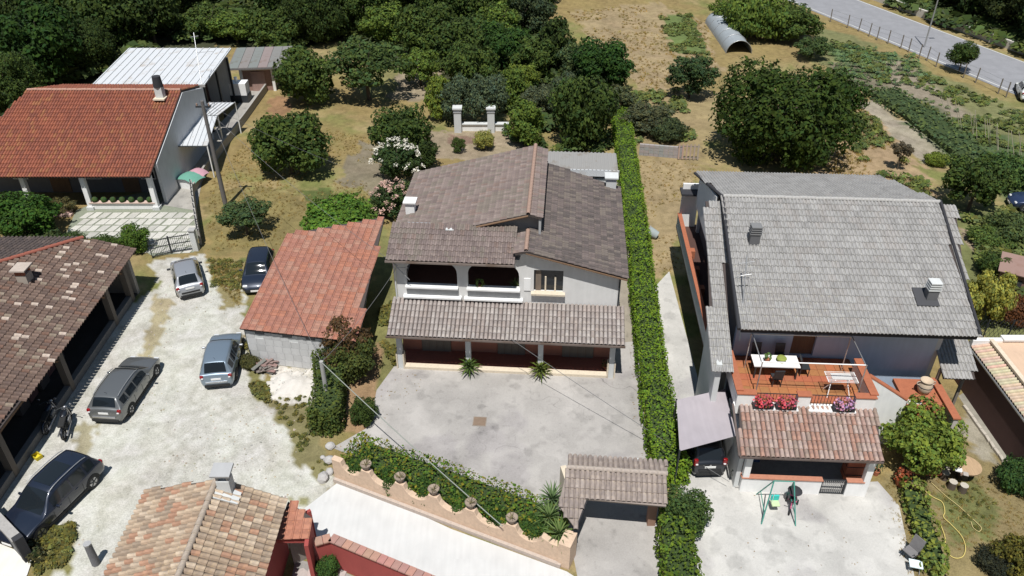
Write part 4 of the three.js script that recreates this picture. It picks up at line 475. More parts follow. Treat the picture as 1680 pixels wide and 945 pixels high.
// ---------------------------------------------------------------- terrace of the red-roofed house, boundary wall, gate
{
  const pv = structure('terrace_paving', sheetG(px([[108, 384], [125, 345], [170, 328], [320, 300], [326, 388], [318, 414], [250, 420], [215, 400]]), 0.01), matT(0.25, 0.27, 0.2, T.grain)), Q = px([[116, 382], [135, 347], [316, 348], [323, 388], [316, 410], [252, 416], [222, 398]]);
  for (let j = 0; j < 9; j++) for (let i = 0; i < 17; i++) { const x = -31.4 + i * 0.66 + (j % 2) * 0.22 + rr(-0.03, 0.03), z = -51.6 + j * 0.92; if (!inside(Q, x, z)) continue; const w = 0.3 + rr(-0.05, 0.01), d = 0.415 + rr(-0.05, 0.01), g = new THREE.ExtrudeGeometry(new THREE.Shape([[-w, -d], [w, -d], [w, d], [-w, d]].map(([a, b]) => new THREE.Vector2(a + rr(-0.04, 0.04) + b * 0.25, b + rr(-0.04, 0.04)))), { depth: 0.03, bevelEnabled: false }).rotateX(-Math.PI / 2).translate(x, 0.012, z); mesh('paving_stone', uvMetres(g), stoneTone(), pv); }
  structure('passage_concrete', sheetG(px([[262, 336], [300, 296], [335, 230], [420, 140], [440, 140], [335, 280], [322, 346]]), 0.018), matT(0.42, 0.4, 0.37, T.concrete));
  const w = thing('boundary_wall', 'low grey wall that runs beside the passage of the red roofed house up to the shack', 'wall'), pts = [[330, 402], [327, 385], [321, 345], [318, 318], [338, 285], [375, 235], [405, 195], [437, 150], [447, 118]].map(([a, b]) => at(a, b));
  pts.slice(1).forEach((b, i) => { const a = pts[i], L = a.distanceTo(b), ry = Math.atan2(-(b.z - a.z), b.x - a.x), o = mesh('wall', boxG(L + 0.05, i < 3 ? 1.15 : 0.7, 0.16, 0, i < 3 ? 0.57 : 0.35, 0), matT(0.38, 0.36, 0.33, T.grain), w); o.position.copy(a.clone().lerp(b, 0.5)); o.rotation.y = ry; if (i < 3) for (let k = 0; k < 4; k++) { const q = mesh('post', bar(V(0, 1.1, 0), V(0, 1.5, 0), 0.035, 5), M.iron, w); q.position.copy(a.clone().lerp(b, k / 4)); } });
  const gate = (p, q, label) => { const L = p.distanceTo(q), g = thing('iron_gate', label, 'gate', p.x, p.z, Math.atan2(q.z - p.z, q.x - p.x) / D, 'the two leaves of the iron gate'); for (const y of [0.12, 0.7, 1.2]) box('rail', g, M.iron, L - 0.06, 0.05, 0.04, L / 2, y, 0); for (let i = 0; i <= 11; i++) box('bar', g, M.iron, 0.025, 1.2, 0.025, 0.04 + i * (L - 0.08) / 11, 0.68, 0); for (const x of [0.03, L - 0.03]) box('stile', g, M.iron, 0.06, 1.3, 0.06, x, 0.66, 0); };
  const g0 = at(250, 424), g1 = at(282, 416), g2 = at(319, 410); gate(g0, g1, 'left leaf of the dark iron gate at the end of the stone terrace'); gate(g1, g2, 'right leaf of the dark iron gate at the end of the stone terrace'); const gp = thing('gate_post', 'pale gate post at the right end of the iron gate, beyond the silver hatchback', 'post', g2.x + 0.15, g2.z); box('shaft', gp, M.plaster, 0.35, 1.5, 0.35, 0, 0.75, 0); box('cap', gp, M.concrete, 0.45, 0.08, 0.45, 0, 1.54, 0);
  const bl = thing('roof_bench', 'green tarpaulin and pink sheet over things stacked by the passage wall', 'covered stack', at(313, 305).x, at(313, 305).z, 20); box('stack', bl, M.white, 1.1, 0.8, 0.9, 0, 0.4, 0.1); const tp = new THREE.PlaneGeometry(1.9, 1.4, 10, 8).rotateX(-Math.PI / 2), P = tp.attributes.position; for (let i = 0; i < P.count; i++) P.setY(i, 0.95 - 0.35 * Math.pow(Math.abs(P.getX(i)), 2) - 0.2 * Math.pow(Math.abs(P.getZ(i)), 2) + 0.07 * fbm(P.getX(i) * 4 + 5, P.getZ(i) * 4, 2, 730)); uvMetres(tp); mesh('green_tarpaulin', tp, matT(0.13, 0.33, 0.25, T.plaster), bl); const t2 = tp.clone().scale(0.8, 0.9, 0.6).translate(0.1, 0.1, -0.9); mesh('pink_sheet', t2, matT(0.5, 0.28, 0.33, T.plaster), bl);
  // shack at the end of the passage and white things near it
  const S = thing('garden_shack', 'small brick shack with a flat grey roof behind the red roofed house', 'shack', at(427, 150).x, at(427, 150).z, -6); box('wall', S, matT(0.34, 0.21, 0.17, T.grain), 3.0, 2.3, 3.4, 0, 1.15, -1.9); box('pier', S, M.white, 0.25, 2.4, 0.25, -1.5, 1.2, -0.1); box('pier', S, M.white, 0.25, 2.4, 0.25, 1.4, 1.2, -0.1); box('lintel', S, M.cream, 3.2, 0.3, 0.2, 0, 2.2, -0.1); box('door', S, matT(0.4, 0.26, 0.22, T.wood), 1.3, 1.9, 0.08, 0, 0.95, -0.12); box('roof', S, matT(0.2, 0.185, 0.18, T.grain), 5.4, 0.14, 5.2, 0.2, 2.55, -2.0, 0, 0.06); for (let i = 0; i < 6; i++) box('roof_sheet', S, matT(0.22 + rr(-0.04, 0.05), 0.2, 0.19, T.metal), 0.84, 0.03, 5.1, -1.95 + i * 0.88, 2.65, -2, 0, 0.06);
  const wt = thing('water_tank', 'white plastic water tank by the wall between awning and shack', 'tank', at(397, 165).x, at(397, 165).z); box('tank', wt, M.white, 1.5, 1.1, 1.1, 0, 1.25, 0); box('frame', wt, M.iron, 1.6, 0.7, 1.2, 0, 0.35, 0); mesh('cap', new THREE.CylinderGeometry(0.15, 0.15, 0.5, 10).translate(-0.2, 2.0, 0), M.white, wt);
  // the two pale piers behind the middle house
  const ga = at(752, 214), gb = at(806, 214), gw = thing('white_garden_wall', 'low white wall between the two pale piers behind the middle house', 'wall', 0, 0); box('wall', gw, M.white, gb.x - ga.x + 1.6, 0.6, 0.3, (ga.x + gb.x) / 2 + 0.8, 0.3, ga.z); box('coping', gw, M.plaster, gb.x - ga.x + 1.6, 0.08, 0.5, (ga.x + gb.x) / 2 + 0.8, 0.64, ga.z);
  [[ga, 'left'], [gb, 'right']].forEach(([p, s]) => { const q = thing('garden_pier', `pale square pier with capstone, ${s} one of the pair behind the middle house`, 'pier', p.x, p.z + 0.25, 0, 'pale piers behind the middle house'); box('shaft', q, M.plaster, 0.6, 2.1, 0.6, 0, 1.05, 0); box('neck', q, M.grey, 0.68, 0.1, 0.68, 0, 1.85, 0); box('capstone', q, M.plaster, 0.8, 0.14, 0.8, 0, 2.17, 0); });
}
// ---------------------------------------------------------------- the neighbour's wall and flat roof at the right edge
{
  const H = thing('brown_walled_annex', 'flat-roofed annex with a dark brown side wall and tiled edge, at the right edge', 'outbuilding', 0, 0);
  box('side_wall', H, M.maroon, 0.25, 2.3, 9.0, 23.42, 1.15, -28.0); box('flat_roof', H, matT(0.62, 0.44, 0.31, T.plaster), 6, 0.14, 7.8, 27.3, 2.62, -28.1); box('roof_coping', H, M.cream, 0.22, 0.12, 8.0, 24.25, 2.78, -28.1); box('end_wall', H, M.white, 6.6, 2.8, 0.25, 26.6, 1.4, -32.1); box('end_coping', H, M.white, 2.4, 0.1, 0.4, 26, 2.86, -32.1);
  for (let k = 0; k < 42; k++) { const g = tileG('barrel', 0.2, 0.9, 0); const o = mesh('roof_tile', g, matT(0.6 + rr(-0.08, 0.06), 0.47 + rr(-0.06, 0.04), 0.34, T.tile), H); o.position.set(23.72, 2.5, -31.9 + k * 0.2); o.rotation.set(0, -Math.PI / 2, 0); o.rotateX(0.22); }
  mesh('gutter', bar(V(23.28, 2.32, -32), V(23.28, 2.32, -23.6), 0.06, 6), M.steel, H); box('under_eave', H, M.dark, 0.9, 0.05, 8.2, 23.75, 2.4, -28);
  const tank = thing('blue_drum', 'pale blue drum on the flat roof at the right edge', 'drum', 27.2, -31.0, 0, null, 2.7); mesh('body', new THREE.CylinderGeometry(0.4, 0.4, 0.9, 14).translate(0, 0.45, 0), mat(0.25, 0.38, 0.55), tank); mesh('lid', new THREE.CylinderGeometry(0.42, 0.42, 0.06, 14).translate(0, 0.93, 0), mat(0.6, 0.65, 0.7), tank);
  const nf = thing('netting_fence', 'dark wire netting fence behind the flat roofed annex', 'fence', 23.6, -33.6); for (let i = 0; i < 7; i++) mesh('post', bar(V(i * 1.3, 0, 0), V(i * 1.3, 2.9, 0), 0.035, 5), M.iron, nf); const gs = []; for (let i = 0; i < 34; i++) { gs.push(bar(V(i * 0.23, 1, 0), V(i * 0.23 + 0.9, 2.9, 0), 0.012, 3), bar(V(i * 0.23 + 0.9, 1, 0), V(i * 0.23, 2.9, 0), 0.012, 3)); } mesh('netting', merged(gs), M.iron, nf);
  const gr = at(1570, 640); const kb = thing('kerb_stones', 'line of pale kerb stones beside the path at the foot of the dark brown wall', 'kerb'); for (let i = 0; i < 9; i++) { const p = at(1584, 672).lerp(at(1650, 765), i / 9); const o = box('kerb_stone', kb, matT(0.5, 0.45, 0.38, T.grain), 0.14, 0.14, 0.4, 0, 0.07, 0); o.position.set(p.x, 0, p.z); o.rotation.y = rr(-0.1, 0.1); }
}
// ---------------------------------------------------------------- cars
const paint = (r, g, b, metal = 0.4) => new THREE.MeshPhysicalMaterial({ color: new THREE.Color().setRGB(r, g, b), metalness: metal, roughness: 0.38, clearcoat: 1, clearcoatRoughness: 0.05, side: THREE.DoubleSide });
const CARS = {                                                                     // [place along the car from rear 0 to front 1, belt height, top height, belt half width, roof half width]
  hatch: [[0, .5, .52, .72, .6], [.01, .66, .68, .84, .7], [.03, .84, .87, .92, .74], [.055, .93, .97, .955, .74], [.14, .955, .975, .985, .68, 1], [.22, .95, .992, 1, .71, 1], [.34, .935, 1, 1, .725, 1], [.5, .91, .985, 1, .72, 1], [.58, .895, .95, 1, .69, 1], [.76, .85, .88, .985, .8], [.84, .8, .83, .97, .76], [.91, .72, .75, .93, .7], [.96, .62, .645, .86, .62], [.985, .54, .56, .76, .55], [1, .46, .48, .6, .45]],
  estate: [[0, .5, .52, .7, .6], [.008, .68, .7, .83, .7], [.025, .88, .91, .91, .74], [.042, .95, .98, .945, .74], [.11, .97, .955, .975, .67, 1], [.2, .96, .985, .995, .7, 1], [.32, .94, 1, 1, .72, 1], [.46, .915, .992, 1, .72, 1], [.56, .895, .945, 1, .69, 1], [.735, .85, .88, .985, .8], [.82, .81, .84, .97, .77], [.9, .735, .765, .935, .71], [.955, .63, .655, .87, .64], [.983, .54, .56, .77, .56], [1, .46, .48, .6, .46]],
};
function car(name, label, category, o) {
  const { L, W, H, style = 'estate', body, x, z, yaw } = o, C = thing(name, label, category, x, z, yaw), S = CARS[style], hw = W / 2;
  const up = H > 1.6 ? 1.08 : 1, col = (f) => { const x = S.map((q) => q[0]), y = S.map(f), n = x.length, d = [], m = []; for (let i = 0; i < n - 1; i++) d.push((y[i + 1] - y[i]) / (x[i + 1] - x[i])); for (let i = 0; i < n; i++) m.push(i === 0 ? d[0] : i === n - 1 ? d[n - 2] : d[i - 1] * d[i] <= 0 ? 0 : 2 * d[i - 1] * d[i] / (d[i - 1] + d[i])); return (t) => { let i = 0; while (i < n - 2 && t > x[i + 1]) i++; const h = x[i + 1] - x[i], s = clamp((t - x[i]) / h, 0, 1), a = s * s * (3 - 2 * s); return y[i] * (1 - a) + y[i + 1] * a + h * s * (1 - s) * ((1 - s) * m[i] - s * m[i + 1]); }; };
  const cBelt = col((q) => q[1] * up), cTop = col((q) => q[5] ? q[2] * H : q[2] * up), cWb = col((q) => q[3] * hw), cWr = col((q) => q[4] * hw), cCab = col((q) => q[5] ?? 0);
  const at1 = (t) => ({ belt: cBelt(t), top: cTop(t), wb: cWb(t), wr: cWr(t), cab: cCab(t) });
  const ring = (t) => { const s = at1(t), zz = (t - 0.5) * L, low = t < 0.02 || t > 0.985 ? 0.32 : 0.24; return [[0, low], [s.wb * 0.9, low], [s.wb * 0.985, 0.4], [s.wb, Math.min(0.62, s.belt * 0.85)], [s.wb * 0.985, s.belt * 0.93], [s.wb * 0.955, s.belt], [lerp(s.wr * 1.12, s.wr * 1.04, s.cab), s.top - lerp(0.015, 0.09, s.cab)], [s.wr * 0.88, s.top - 0.012], [s.wr * 0.45, s.top + 0.012], [0, s.top + 0.02]].map(([a, b]) => V(a, b, zz)); };
  const surf = (f, nu, nv) => { const pos = [], uv = [], idx = []; for (let i = 0; i <= nu; i++) for (let j = 0; j <= nv; j++) { const p = f(i / nu, j / nv); pos.push(p.x, p.y, p.z); uv.push(p.z, p.y + p.x); } for (let i = 0; i < nu; i++) for (let j = 0; j < nv; j++) { const a = i * (nv + 1) + j, b = a + nv + 1; idx.push(a, b, a + 1, b, b + 1, a + 1); } const g = new THREE.BufferGeometry(); g.setAttribute('position', new THREE.Float32BufferAttribute(pos, 3)); g.setAttribute('uv', new THREE.Float32BufferAttribute(uv, 2)); g.setIndex(idx); g.computeVertexNormals(); return g; };
  const onRing = (r, k) => { const i = Math.min(Math.floor(k), r.length - 2); return r[i].clone().lerp(r[i + 1], k - i); };
  const full = (t, v) => { const r = ring(t), k = (v < 0.5 ? v * 2 : 2 - v * 2) * 9, p = onRing(r, k); if (v > 0.5) p.x *= -1; return p; };
  const ts = [0]; for (let i = 0; i < S.length - 1; i++) for (let k = 1; k <= 4; k++) ts.push(lerp(S[i][0], S[i + 1][0], k / 4));
  mesh('body', surf((u, v) => full(ts[Math.round(u * (ts.length - 1))], v), ts.length - 1, 36), body, C);
  for (const t of [0, 1]) { const r = ring(t), sh = new THREE.Shape([...r.map((p) => new THREE.Vector2(p.x, p.y)), ...r.slice(1, -1).reverse().map((p) => new THREE.Vector2(-p.x, p.y))]); mesh('bumper', new THREE.ShapeGeometry(sh).translate(0, 0, (t - 0.5) * L), body, C); }
  // glass: side windows, windscreen, rear window
  const glassM = o.glass ?? M.glass, side = (t0, t1, s) => mesh('window', surf((u, v) => { const t = lerp(t0, t1, u), r = ring(t), p = onRing(r, 5.08 + v * 0.8); return V(s * (p.x + 0.012), p.y + 0.004, p.z); }, 8, 4), glassM, C);
  const cab = S.filter((a) => a[5]), c0 = cab[0][0], c1 = cab.at(-1)[0], span = c1 - c0;
  for (const s of [-1, 1]) for (const [a, b] of o.doors ?? [[0.0, 0.22], [0.27, 0.6], [0.64, 1.12]]) side(c0 + span * a, c0 + span * b, s);
  const nextF = S[S.indexOf(cab.at(-1)) + 1][0], prevR = S[S.indexOf(cab[0]) - 1][0];
  const over = (t0, t1, k) => surf((u, v) => { const t = lerp(t0, t1, u), r = ring(t), w = (v * 2 - 1) * r[7].x * 0.96 * k, a = Math.abs(w) / r[7].x, p = a < 0.5 ? r[9].clone().lerp(r[8], a * 2) : r[8].clone().lerp(r[7], a * 2 - 1); return V(w, p.y + 0.012, p.z + (t > 0.5 ? 0.008 : -0.012)); }, 8, 10);
  mesh('windscreen', over(c1 + 0.008, nextF - 0.012, 1.08), glassM, C); mesh('rear_window', over(prevR + 0.006, c0 - 0.004, 1.0), glassM, C);
  if (o.sunroof) mesh('sunroof', over(c0 + span * 0.35, c0 + span * 0.9, 0.8), M.glass, C);
  // wheels
  const R = o.wheel ?? 0.32, tyre = new THREE.TorusGeometry(R - 0.075, 0.085, 8, 20).scale(1, 1, 1.25).rotateY(Math.PI / 2), rim = new THREE.CylinderGeometry(R - 0.09, R - 0.09, 0.15, 16).rotateZ(Math.PI / 2), arch = new THREE.RingGeometry(R - 0.04, R + 0.05, 20, 1, 0, Math.PI).rotateY(Math.PI / 2);
  for (const s of [-1, 1]) for (const t of [0.19, 0.81]) { const w = mesh('wheel', tyre, M.rubber, C); w.position.set(s * (hw - 0.09), R, (t - 0.5) * L); mesh('rim', rim, M.rim, w); for (let k = 0; k < 5; k++) mesh('spoke', boxG(0.02, R - 0.1, 0.045, s * 0.085, (R - 0.1) / 2, 0).rotateX(k * 1.2566), M.iron, w); const a = mesh('wheel_arch', arch, M.rubber, C); a.position.set(s * (hw + 0.004), R, (t - 0.5) * L); }
  // lamps, plates, trim, mirrors, handles
  const lampG = (w, h, d) => new RoundedBoxGeometry(w, h, d, 2, Math.min(w, h, d) * 0.4), red = mat(0.22, 0.006, 0.008, { roughness: 0.15 }), clear = mat(0.8, 0.8, 0.8, { roughness: 0.1, metalness: 0.3 }), b0 = at1(0.03), b1 = at1(0.94);
  for (const s of [-1, 1]) { const t = mesh('tail_light', lampG(0.2, o.tallLights ? 0.4 : 0.2, 0.16), red, C); t.position.set(s * (b0.wb - 0.1), (o.tallLights ? 0.98 : 0.84), (0.03 - 0.5) * L); mesh('reverse_lamp', lampG(0.12, 0.07, 0.1), clear, t).position.set(-s * 0.03, -0.05, -0.08); const h = mesh('headlight', lampG(0.3, 0.14, 0.3), clear, C); h.position.set(s * (b1.wb - 0.19), b1.belt - 0.06, (0.935 - 0.5) * L);
    const m = mesh('door_mirror', lampG(0.2, 0.13, 0.1), o.mirror ?? body, C); m.position.set(s * (hw + 0.1), at1(0.62).belt + 0.06, (c1 + 0.035 - 0.5) * L); for (const t2 of [0.36, 0.56]) mesh('door_handle', lampG(0.03, 0.035, 0.16), body, C).position.set(s * (hw + 0.006), at1(t2).belt * 0.86, (t2 - 0.5) * L); for (const t2 of [0.3, 0.47, 0.64]) box('door_seam', C, M.rubber, 0.006, at1(t2).belt * 0.62, 0.014, s * (at1(t2).wb + 0.001), at1(t2).belt * 0.56, (t2 - 0.5) * L); box('sill', C, M.rubber, 0.03, 0.12, L * 0.5, s * (hw * 0.965), 0.27, 0); if (o.rails) mesh('roof_rail', tube([V(0, H - 0.05, (c0 + span * 0.05 - 0.5) * L), V(0, H + 0.02, (c0 + span * 0.2 - 0.5) * L), V(0, H + 0.02, (c0 + span * 0.85 - 0.5) * L), V(0, H - 0.06, (c1 - 0.5) * L)].map((p) => p.setX(s * at1(0.4).wr * 0.93)), 0.018, 20, 5), o.rails, C); }
  box('rear_plate', C, M.white, 0.5, 0.11, 0.02, 0, o.plateY ?? 0.72, -L * 0.5 + 0.012 * L - 0.03); box('front_plate', C, M.white, 0.5, 0.11, 0.02, 0, 0.36, L * 0.5 + 0.025); box('bumper_trim', C, o.trim ?? M.rubber, W * 0.62, 0.09, 0.05, 0, 0.55, -L * 0.5 - 0.012); box('grille', C, M.rubber, W * 0.36, 0.09, 0.05, 0, 0.42, L * 0.5 - 0.01); box('bumper_lip', C, M.rubber, W * 0.72, 0.14, 0.06, 0, 0.33, -L * 0.5 + 0.0); box('bumper_lip', C, M.rubber, W * 0.7, 0.14, 0.06, 0, 0.33, L * 0.5 - 0.01);
  mesh('aerial', bar(V(0, H, (c0 + 0.05 - 0.5) * L), V(0, H + 0.18, (c0 + 0.02 - 0.5) * L), 0.008, 4), M.rubber, C); if (o.badge) mesh('badge', new THREE.CylinderGeometry(0.05, 0.05, 0.02, 10).rotateX(Math.PI / 2), M.rim, C).position.set(0, 0.84, -L * 0.5 + 0.02);
  return C;
}
// yaw: 180 points the nose away from the camera
const silver = paint(0.42, 0.43, 0.45, 0.55), greyP = paint(0.16, 0.165, 0.165, 0.5), blackP = paint(0.012, 0.014, 0.02, 0.2), blueBlack = paint(0.012, 0.018, 0.035, 0.3);
car('silver_hatchback', 'silver five-door hatchback parked facing the iron gate', 'car', { L: 4.0, W: 1.68, H: 1.48, style: 'hatch', body: silver, x: -20.05, z: -41.35, yaw: 180 - 25, mirror: blackP, plateY: 0.8 });
car('silver_minivan', 'silver compact minivan parked beside the red roofed shed', 'car', { L: 4.15, W: 1.75, H: 1.56, style: 'estate', body: paint(0.24, 0.3, 0.36, 0.55), x: -15.5, z: -33.45, yaw: 180 - 8, mirror: silver, trim: silver });
car('grey_estate', 'dark grey estate car with silver roof rails parked along the barn', 'car', { L: 4.7, W: 1.86, H: 1.45, style: 'estate', body: greyP, x: -19.75, z: -31.15, yaw: 180 + 4, rails: M.steel, trim: M.rim, plateY: 0.76 });
car('dark_estate', 'long blue-black estate car with a glass roof, its nose at the dark gate wall', 'car', { L: 4.8, W: 1.87, H: 1.6, style: 'estate', body: blueBlack, x: -20.15, z: -23.75, yaw: 19, rails: M.steel, sunroof: 1, wheel: 0.35 });
car('black_hatchback', 'small black hatchback under the mauve shade sail', 'car', { L: 3.6, W: 1.66, H: 1.52, style: 'hatch', body: blackP, x: 8.9, z: -27.15, yaw: 178, tallLights: 1, plateY: 0.74, badge: 1 });
car('navy_hatchback', 'navy hatchback half hidden behind the red roofed shed, nose to the camera', 'car', { L: 3.9, W: 1.68, H: 1.46, style: 'hatch', body: blueBlack, x: -15.75, z: -41.85, yaw: -7 });
car('white_hatchback', 'white hatchback on the road at the upper right edge of the scene', 'car', { L: 4.0, W: 1.7, H: 1.48, style: 'hatch', body: paint(0.75, 0.76, 0.76, 0), x: 48.3, z: -72.6, yaw: 200 });
car('blue_estate', 'dark blue car standing in the rough ground at the right edge', 'car', { L: 4.2, W: 1.7, H: 1.45, style: 'estate', body: paint(0.02, 0.035, 0.09, 0.3), x: at(1704, 342).x, z: at(1704, 342).z, yaw: 100 });
// motorcycle beside the barn
function motorcycle(name, label, x, z, yaw, m) {
  const C = thing(name, label, 'motorcycle', x, z, yaw); for (const s of [-0.68, 0.7]) { const w = mesh('wheel', new THREE.TorusGeometry(0.25, 0.07, 8, 20).rotateY(Math.PI / 2).translate(0, 0.31, s), M.rubber, C); mesh('rim', new THREE.TorusGeometry(0.19, 0.02, 6, 18).rotateY(Math.PI / 2).translate(0, 0.31, s), M.rim, w); for (let k = 0; k < 4; k++) mesh('spoke', boxG(0.015, 0.38, 0.015).rotateX(k * 0.785).translate(0, 0.31, s), M.rim, w); }
  mesh('tank', new THREE.SphereGeometry(0.24, 14, 10).scale(0.75, 0.6, 1.25).translate(0, 0.83, 0.2), m, C); mesh('seat', new RoundedBoxGeometry(0.3, 0.12, 0.72, 3, 0.05).translate(0, 0.8, -0.35), M.rubber, C); mesh('engine', new RoundedBoxGeometry(0.4, 0.42, 0.5, 2, 0.06).translate(0, 0.45, 0.05), M.iron, C); for (let i = 0; i < 4; i++) box('cooling_fin', C, M.steel, 0.44, 0.02, 0.4, 0, 0.5 + i * 0.05, 0.08); mesh('frame', merged([bar(V(0, 0.72, 0.4), V(0, 0.35, -0.6), 0.03), bar(V(0, 0.8, 0.4), V(0, 0.75, -0.7), 0.03), bar(V(0, 0.31, -0.68), V(0, 0.75, -0.55), 0.03)]), M.iron, C);
  for (const s of [-1, 1]) { mesh('fork', bar(V(s * 0.1, 0.31, 0.7), V(s * 0.1, 0.98, 0.46), 0.025), M.rim, C); mesh('mirror', new THREE.CylinderGeometry(0.07, 0.07, 0.02, 10).rotateX(1.2).translate(s * 0.38, 1.25, 0.35), M.rim, C); mesh('exhaust', bar(V(s * 0.17, 0.32, 0.2), V(s * 0.2, 0.36, -0.85), 0.045, 8), M.rim, C); } mesh('handlebar', tube([V(-0.4, 1.02, 0.25), V(-0.15, 1.04, 0.42), V(0.15, 1.04, 0.42), V(0.4, 1.02, 0.25)], 0.018, 14, 5), M.iron, C); mesh('headlamp', new THREE.SphereGeometry(0.1, 10, 8).translate(0, 0.9, 0.6), M.rim, C); mesh('mudguard', new THREE.TorusGeometry(0.33, 0.06, 5, 12, 2).rotateY(Math.PI / 2).translate(0, 0.31, -0.68), m, C);
}
motorcycle('motorcycle', 'dark motorcycle with chrome parts beside the low wall of the barn', at(112, 704).x, at(112, 704).z, 165, blackP); motorcycle('scooter', 'dark blue motorcycle nearer the barn porch, behind the chrome one', at(86, 694).x, at(86, 694).z, 172, blueBlack);
// ---------------------------------------------------------------- things on the terrace, in the yards and gardens
H3.updateMatrixWorld(true); const h3 = (x, y, z) => H3.localToWorld(V(x, y, z));
{
  let p = h3(-0.85, 3.315, -4.25), t = thing('terrace_table', 'white-topped long table on the terracotta terrace under the pole frame', 'table', p.x, p.z, 3, null, p.y); box('top', t, M.white, 2.1, 0.05, 0.85, 0, 0.74, 0); for (const x of [-0.95, 0.95]) for (const z of [-0.36, 0.36]) box('leg', t, M.iron, 0.06, 0.72, 0.06, x, 0.36, z);
  p = h3(-1.25, 4.09, -4.2); let q = thing('leafy_pot', 'small leafy pot plant on the white terrace table', 'pot plant', p.x, p.z, 0, null, p.y); mesh('pot', new THREE.CylinderGeometry(0.12, 0.09, 0.16, 10).translate(0, 0.08, 0), M.terracotta, q); leafBall('foliage', q, 0.2, 0.22, 60, [0.12, 0.2, 0.06], V(0, 0.28, 0), 11, 0.09);
  p = h3(-0.6, 4.09, -4.25); q = thing('green_bowl', 'green cloth-covered basket on the white terrace table', 'basket', p.x, p.z, 0, null, p.y); mesh('basket', new THREE.CylinderGeometry(0.22, 0.18, 0.16, 12).translate(0, 0.08, 0), matT(0.25, 0.26, 0.06, T.grain), q); mesh('cloth', new THREE.SphereGeometry(0.24, 12, 6, 0, 6.3, 0, 1.5).scale(1, 0.5, 1).translate(0, 0.15, 0), matT(0.28, 0.33, 0.07, T.grain), q);
  const chair = (x, z, yaw, label) => { const w = h3(x, 3.315, z), c = thing('terrace_chair', label, 'chair', w.x, w.z, yaw, null, w.y); box('seat', c, M.iron, 0.44, 0.05, 0.44, 0, 0.45, 0); box('backrest', c, M.iron, 0.44, 0.5, 0.05, 0, 0.75, -0.22, 0, -0.15); for (const a of [-0.19, 0.19]) for (const b of [-0.19, 0.19]) box('leg', c, M.iron, 0.035, 0.45, 0.035, a, 0.225, b); };
  chair(-1.5, -5.05, 0, 'dark chair behind the left half of the white terrace table'); chair(-0.4, -5.05, 0, 'dark chair behind the right half of the white terrace table'); chair(0.55, -4.3, -85, 'dark chair at the right end of the white terrace table'); chair(-0.9, -3.5, 180, 'dark chair on the near side of the white terrace table');
  p = h3(1.75, 3.315, -3.0); t = thing('drying_rack', 'white folding laundry rack with a cloth on the terrace', 'drying rack', p.x, p.z, 3, null, p.y); for (const s of [-1, 1]) for (const e of [-1, 1]) mesh('leg', bar(V(s * 0.5, 0, e * 0.3), V(s * 0.3, 0.95, -e * 0.2), 0.02), M.white, t); for (let i = 0; i < 9; i++) mesh('rod', bar(V(-0.65, 0.98, -0.35 + i * 0.09), V(0.65, 0.98, -0.35 + i * 0.09), 0.012, 5), M.white, t); for (const x of [-0.65, 0.65]) mesh('side_rod', bar(V(x, 0.98, -0.35), V(x, 0.98, 0.37), 0.02), M.white, t); box('cloth', t, matT(0.6, 0.58, 0.56, T.grain), 0.9, 0.015, 0.4, 0, 1.01, 0);
  for (const [x, w, col, l] of [[-1.85, 0.9, [0.62, 0.1, 0.14], 'box of red geraniums, left one in the left opening of the terrace front'], [-0.85, 0.9, [0.6, 0.12, 0.17], 'box of red geraniums, right one in the left opening of the terrace front'], [1.65, 0.95, [0.55, 0.3, 0.48], 'box of pink-violet petunias in the right opening of the terrace front']]) { p = h3(x, 3.46, -1.72); t = thing('flower_box', l, 'flower box', p.x, p.z, 3, null, p.y); box('trough', t, M.dark, w, 0.2, 0.24, 0, 0.1, 0); leafBall('leaves', t, 0.42, 0.22, 130, [0.05, 0.1, 0.03], V(0, 0.28, 0), 21, 0.08); leafBall('blossoms', t, 0.5, 0.3, 220, col, V(0, 0.36, 0), 22, 0.085); }
  p = h3(6.2, 2.6, -4.1); t = thing('garden_urn', 'big pale two-tone urn at the head of the terracotta stairs', 'urn', p.x, p.z, 0, null, p.y); mesh('vessel', new THREE.LatheGeometry([[0.001, 0], [0.2, 0], [0.3, 0.2], [0.34, 0.42], [0.26, 0.62], [0.24, 0.68], [0.3, 0.74], [0.28, 0.76], [0.2, 0.66], [0.001, 0.6]].map(([a, b]) => new THREE.Vector2(a, b)), 18), matT(0.55, 0.44, 0.32, T.plaster), t); mesh('band', new THREE.TorusGeometry(0.335, 0.018, 5, 20).rotateX(Math.PI / 2).translate(0, 0.45, 0), M.dark, t); for (const s of [-1, 1]) mesh('handle', new THREE.TorusGeometry(0.1, 0.025, 5, 10).translate(s * 0.33, 0.58, 0), matT(0.5, 0.42, 0.33, T.plaster), t);
  // shade sail over the black hatchback
  const c4 = [[1110, 656], [1190, 638], [1208, 715], [1115, 740]].map(([x, y]) => at(x, y, 2.45)), a0 = thing('shade_sail', 'flat mauve-grey shade sail over the black hatchback', 'awning', c4[0].x, c4[0].z); { const g = new THREE.PlaneGeometry(1, 1, 10, 10), P = g.attributes.position; for (let i = 0; i < P.count; i++) { const u = P.getX(i) + 0.5, v = 0.5 - P.getY(i), q2 = c4[0].clone().lerp(c4[1], u).lerp(c4[3].clone().lerp(c4[2], u), v); P.setXYZ(i, q2.x - c4[0].x, 2.45 - 0.16 * Math.sin(u * Math.PI) * Math.sin(v * Math.PI), q2.z - c4[0].z); } uvMetres(g); mesh('cloth', g, matT(0.4, 0.36, 0.38, T.plaster), a0); for (const v of [c4[0], c4[3]]) mesh('pole', bar(V(v.x - c4[0].x, 0, v.z - c4[0].z), V(v.x - c4[0].x, 2.5, v.z - c4[0].z), 0.04), M.iron, a0); }
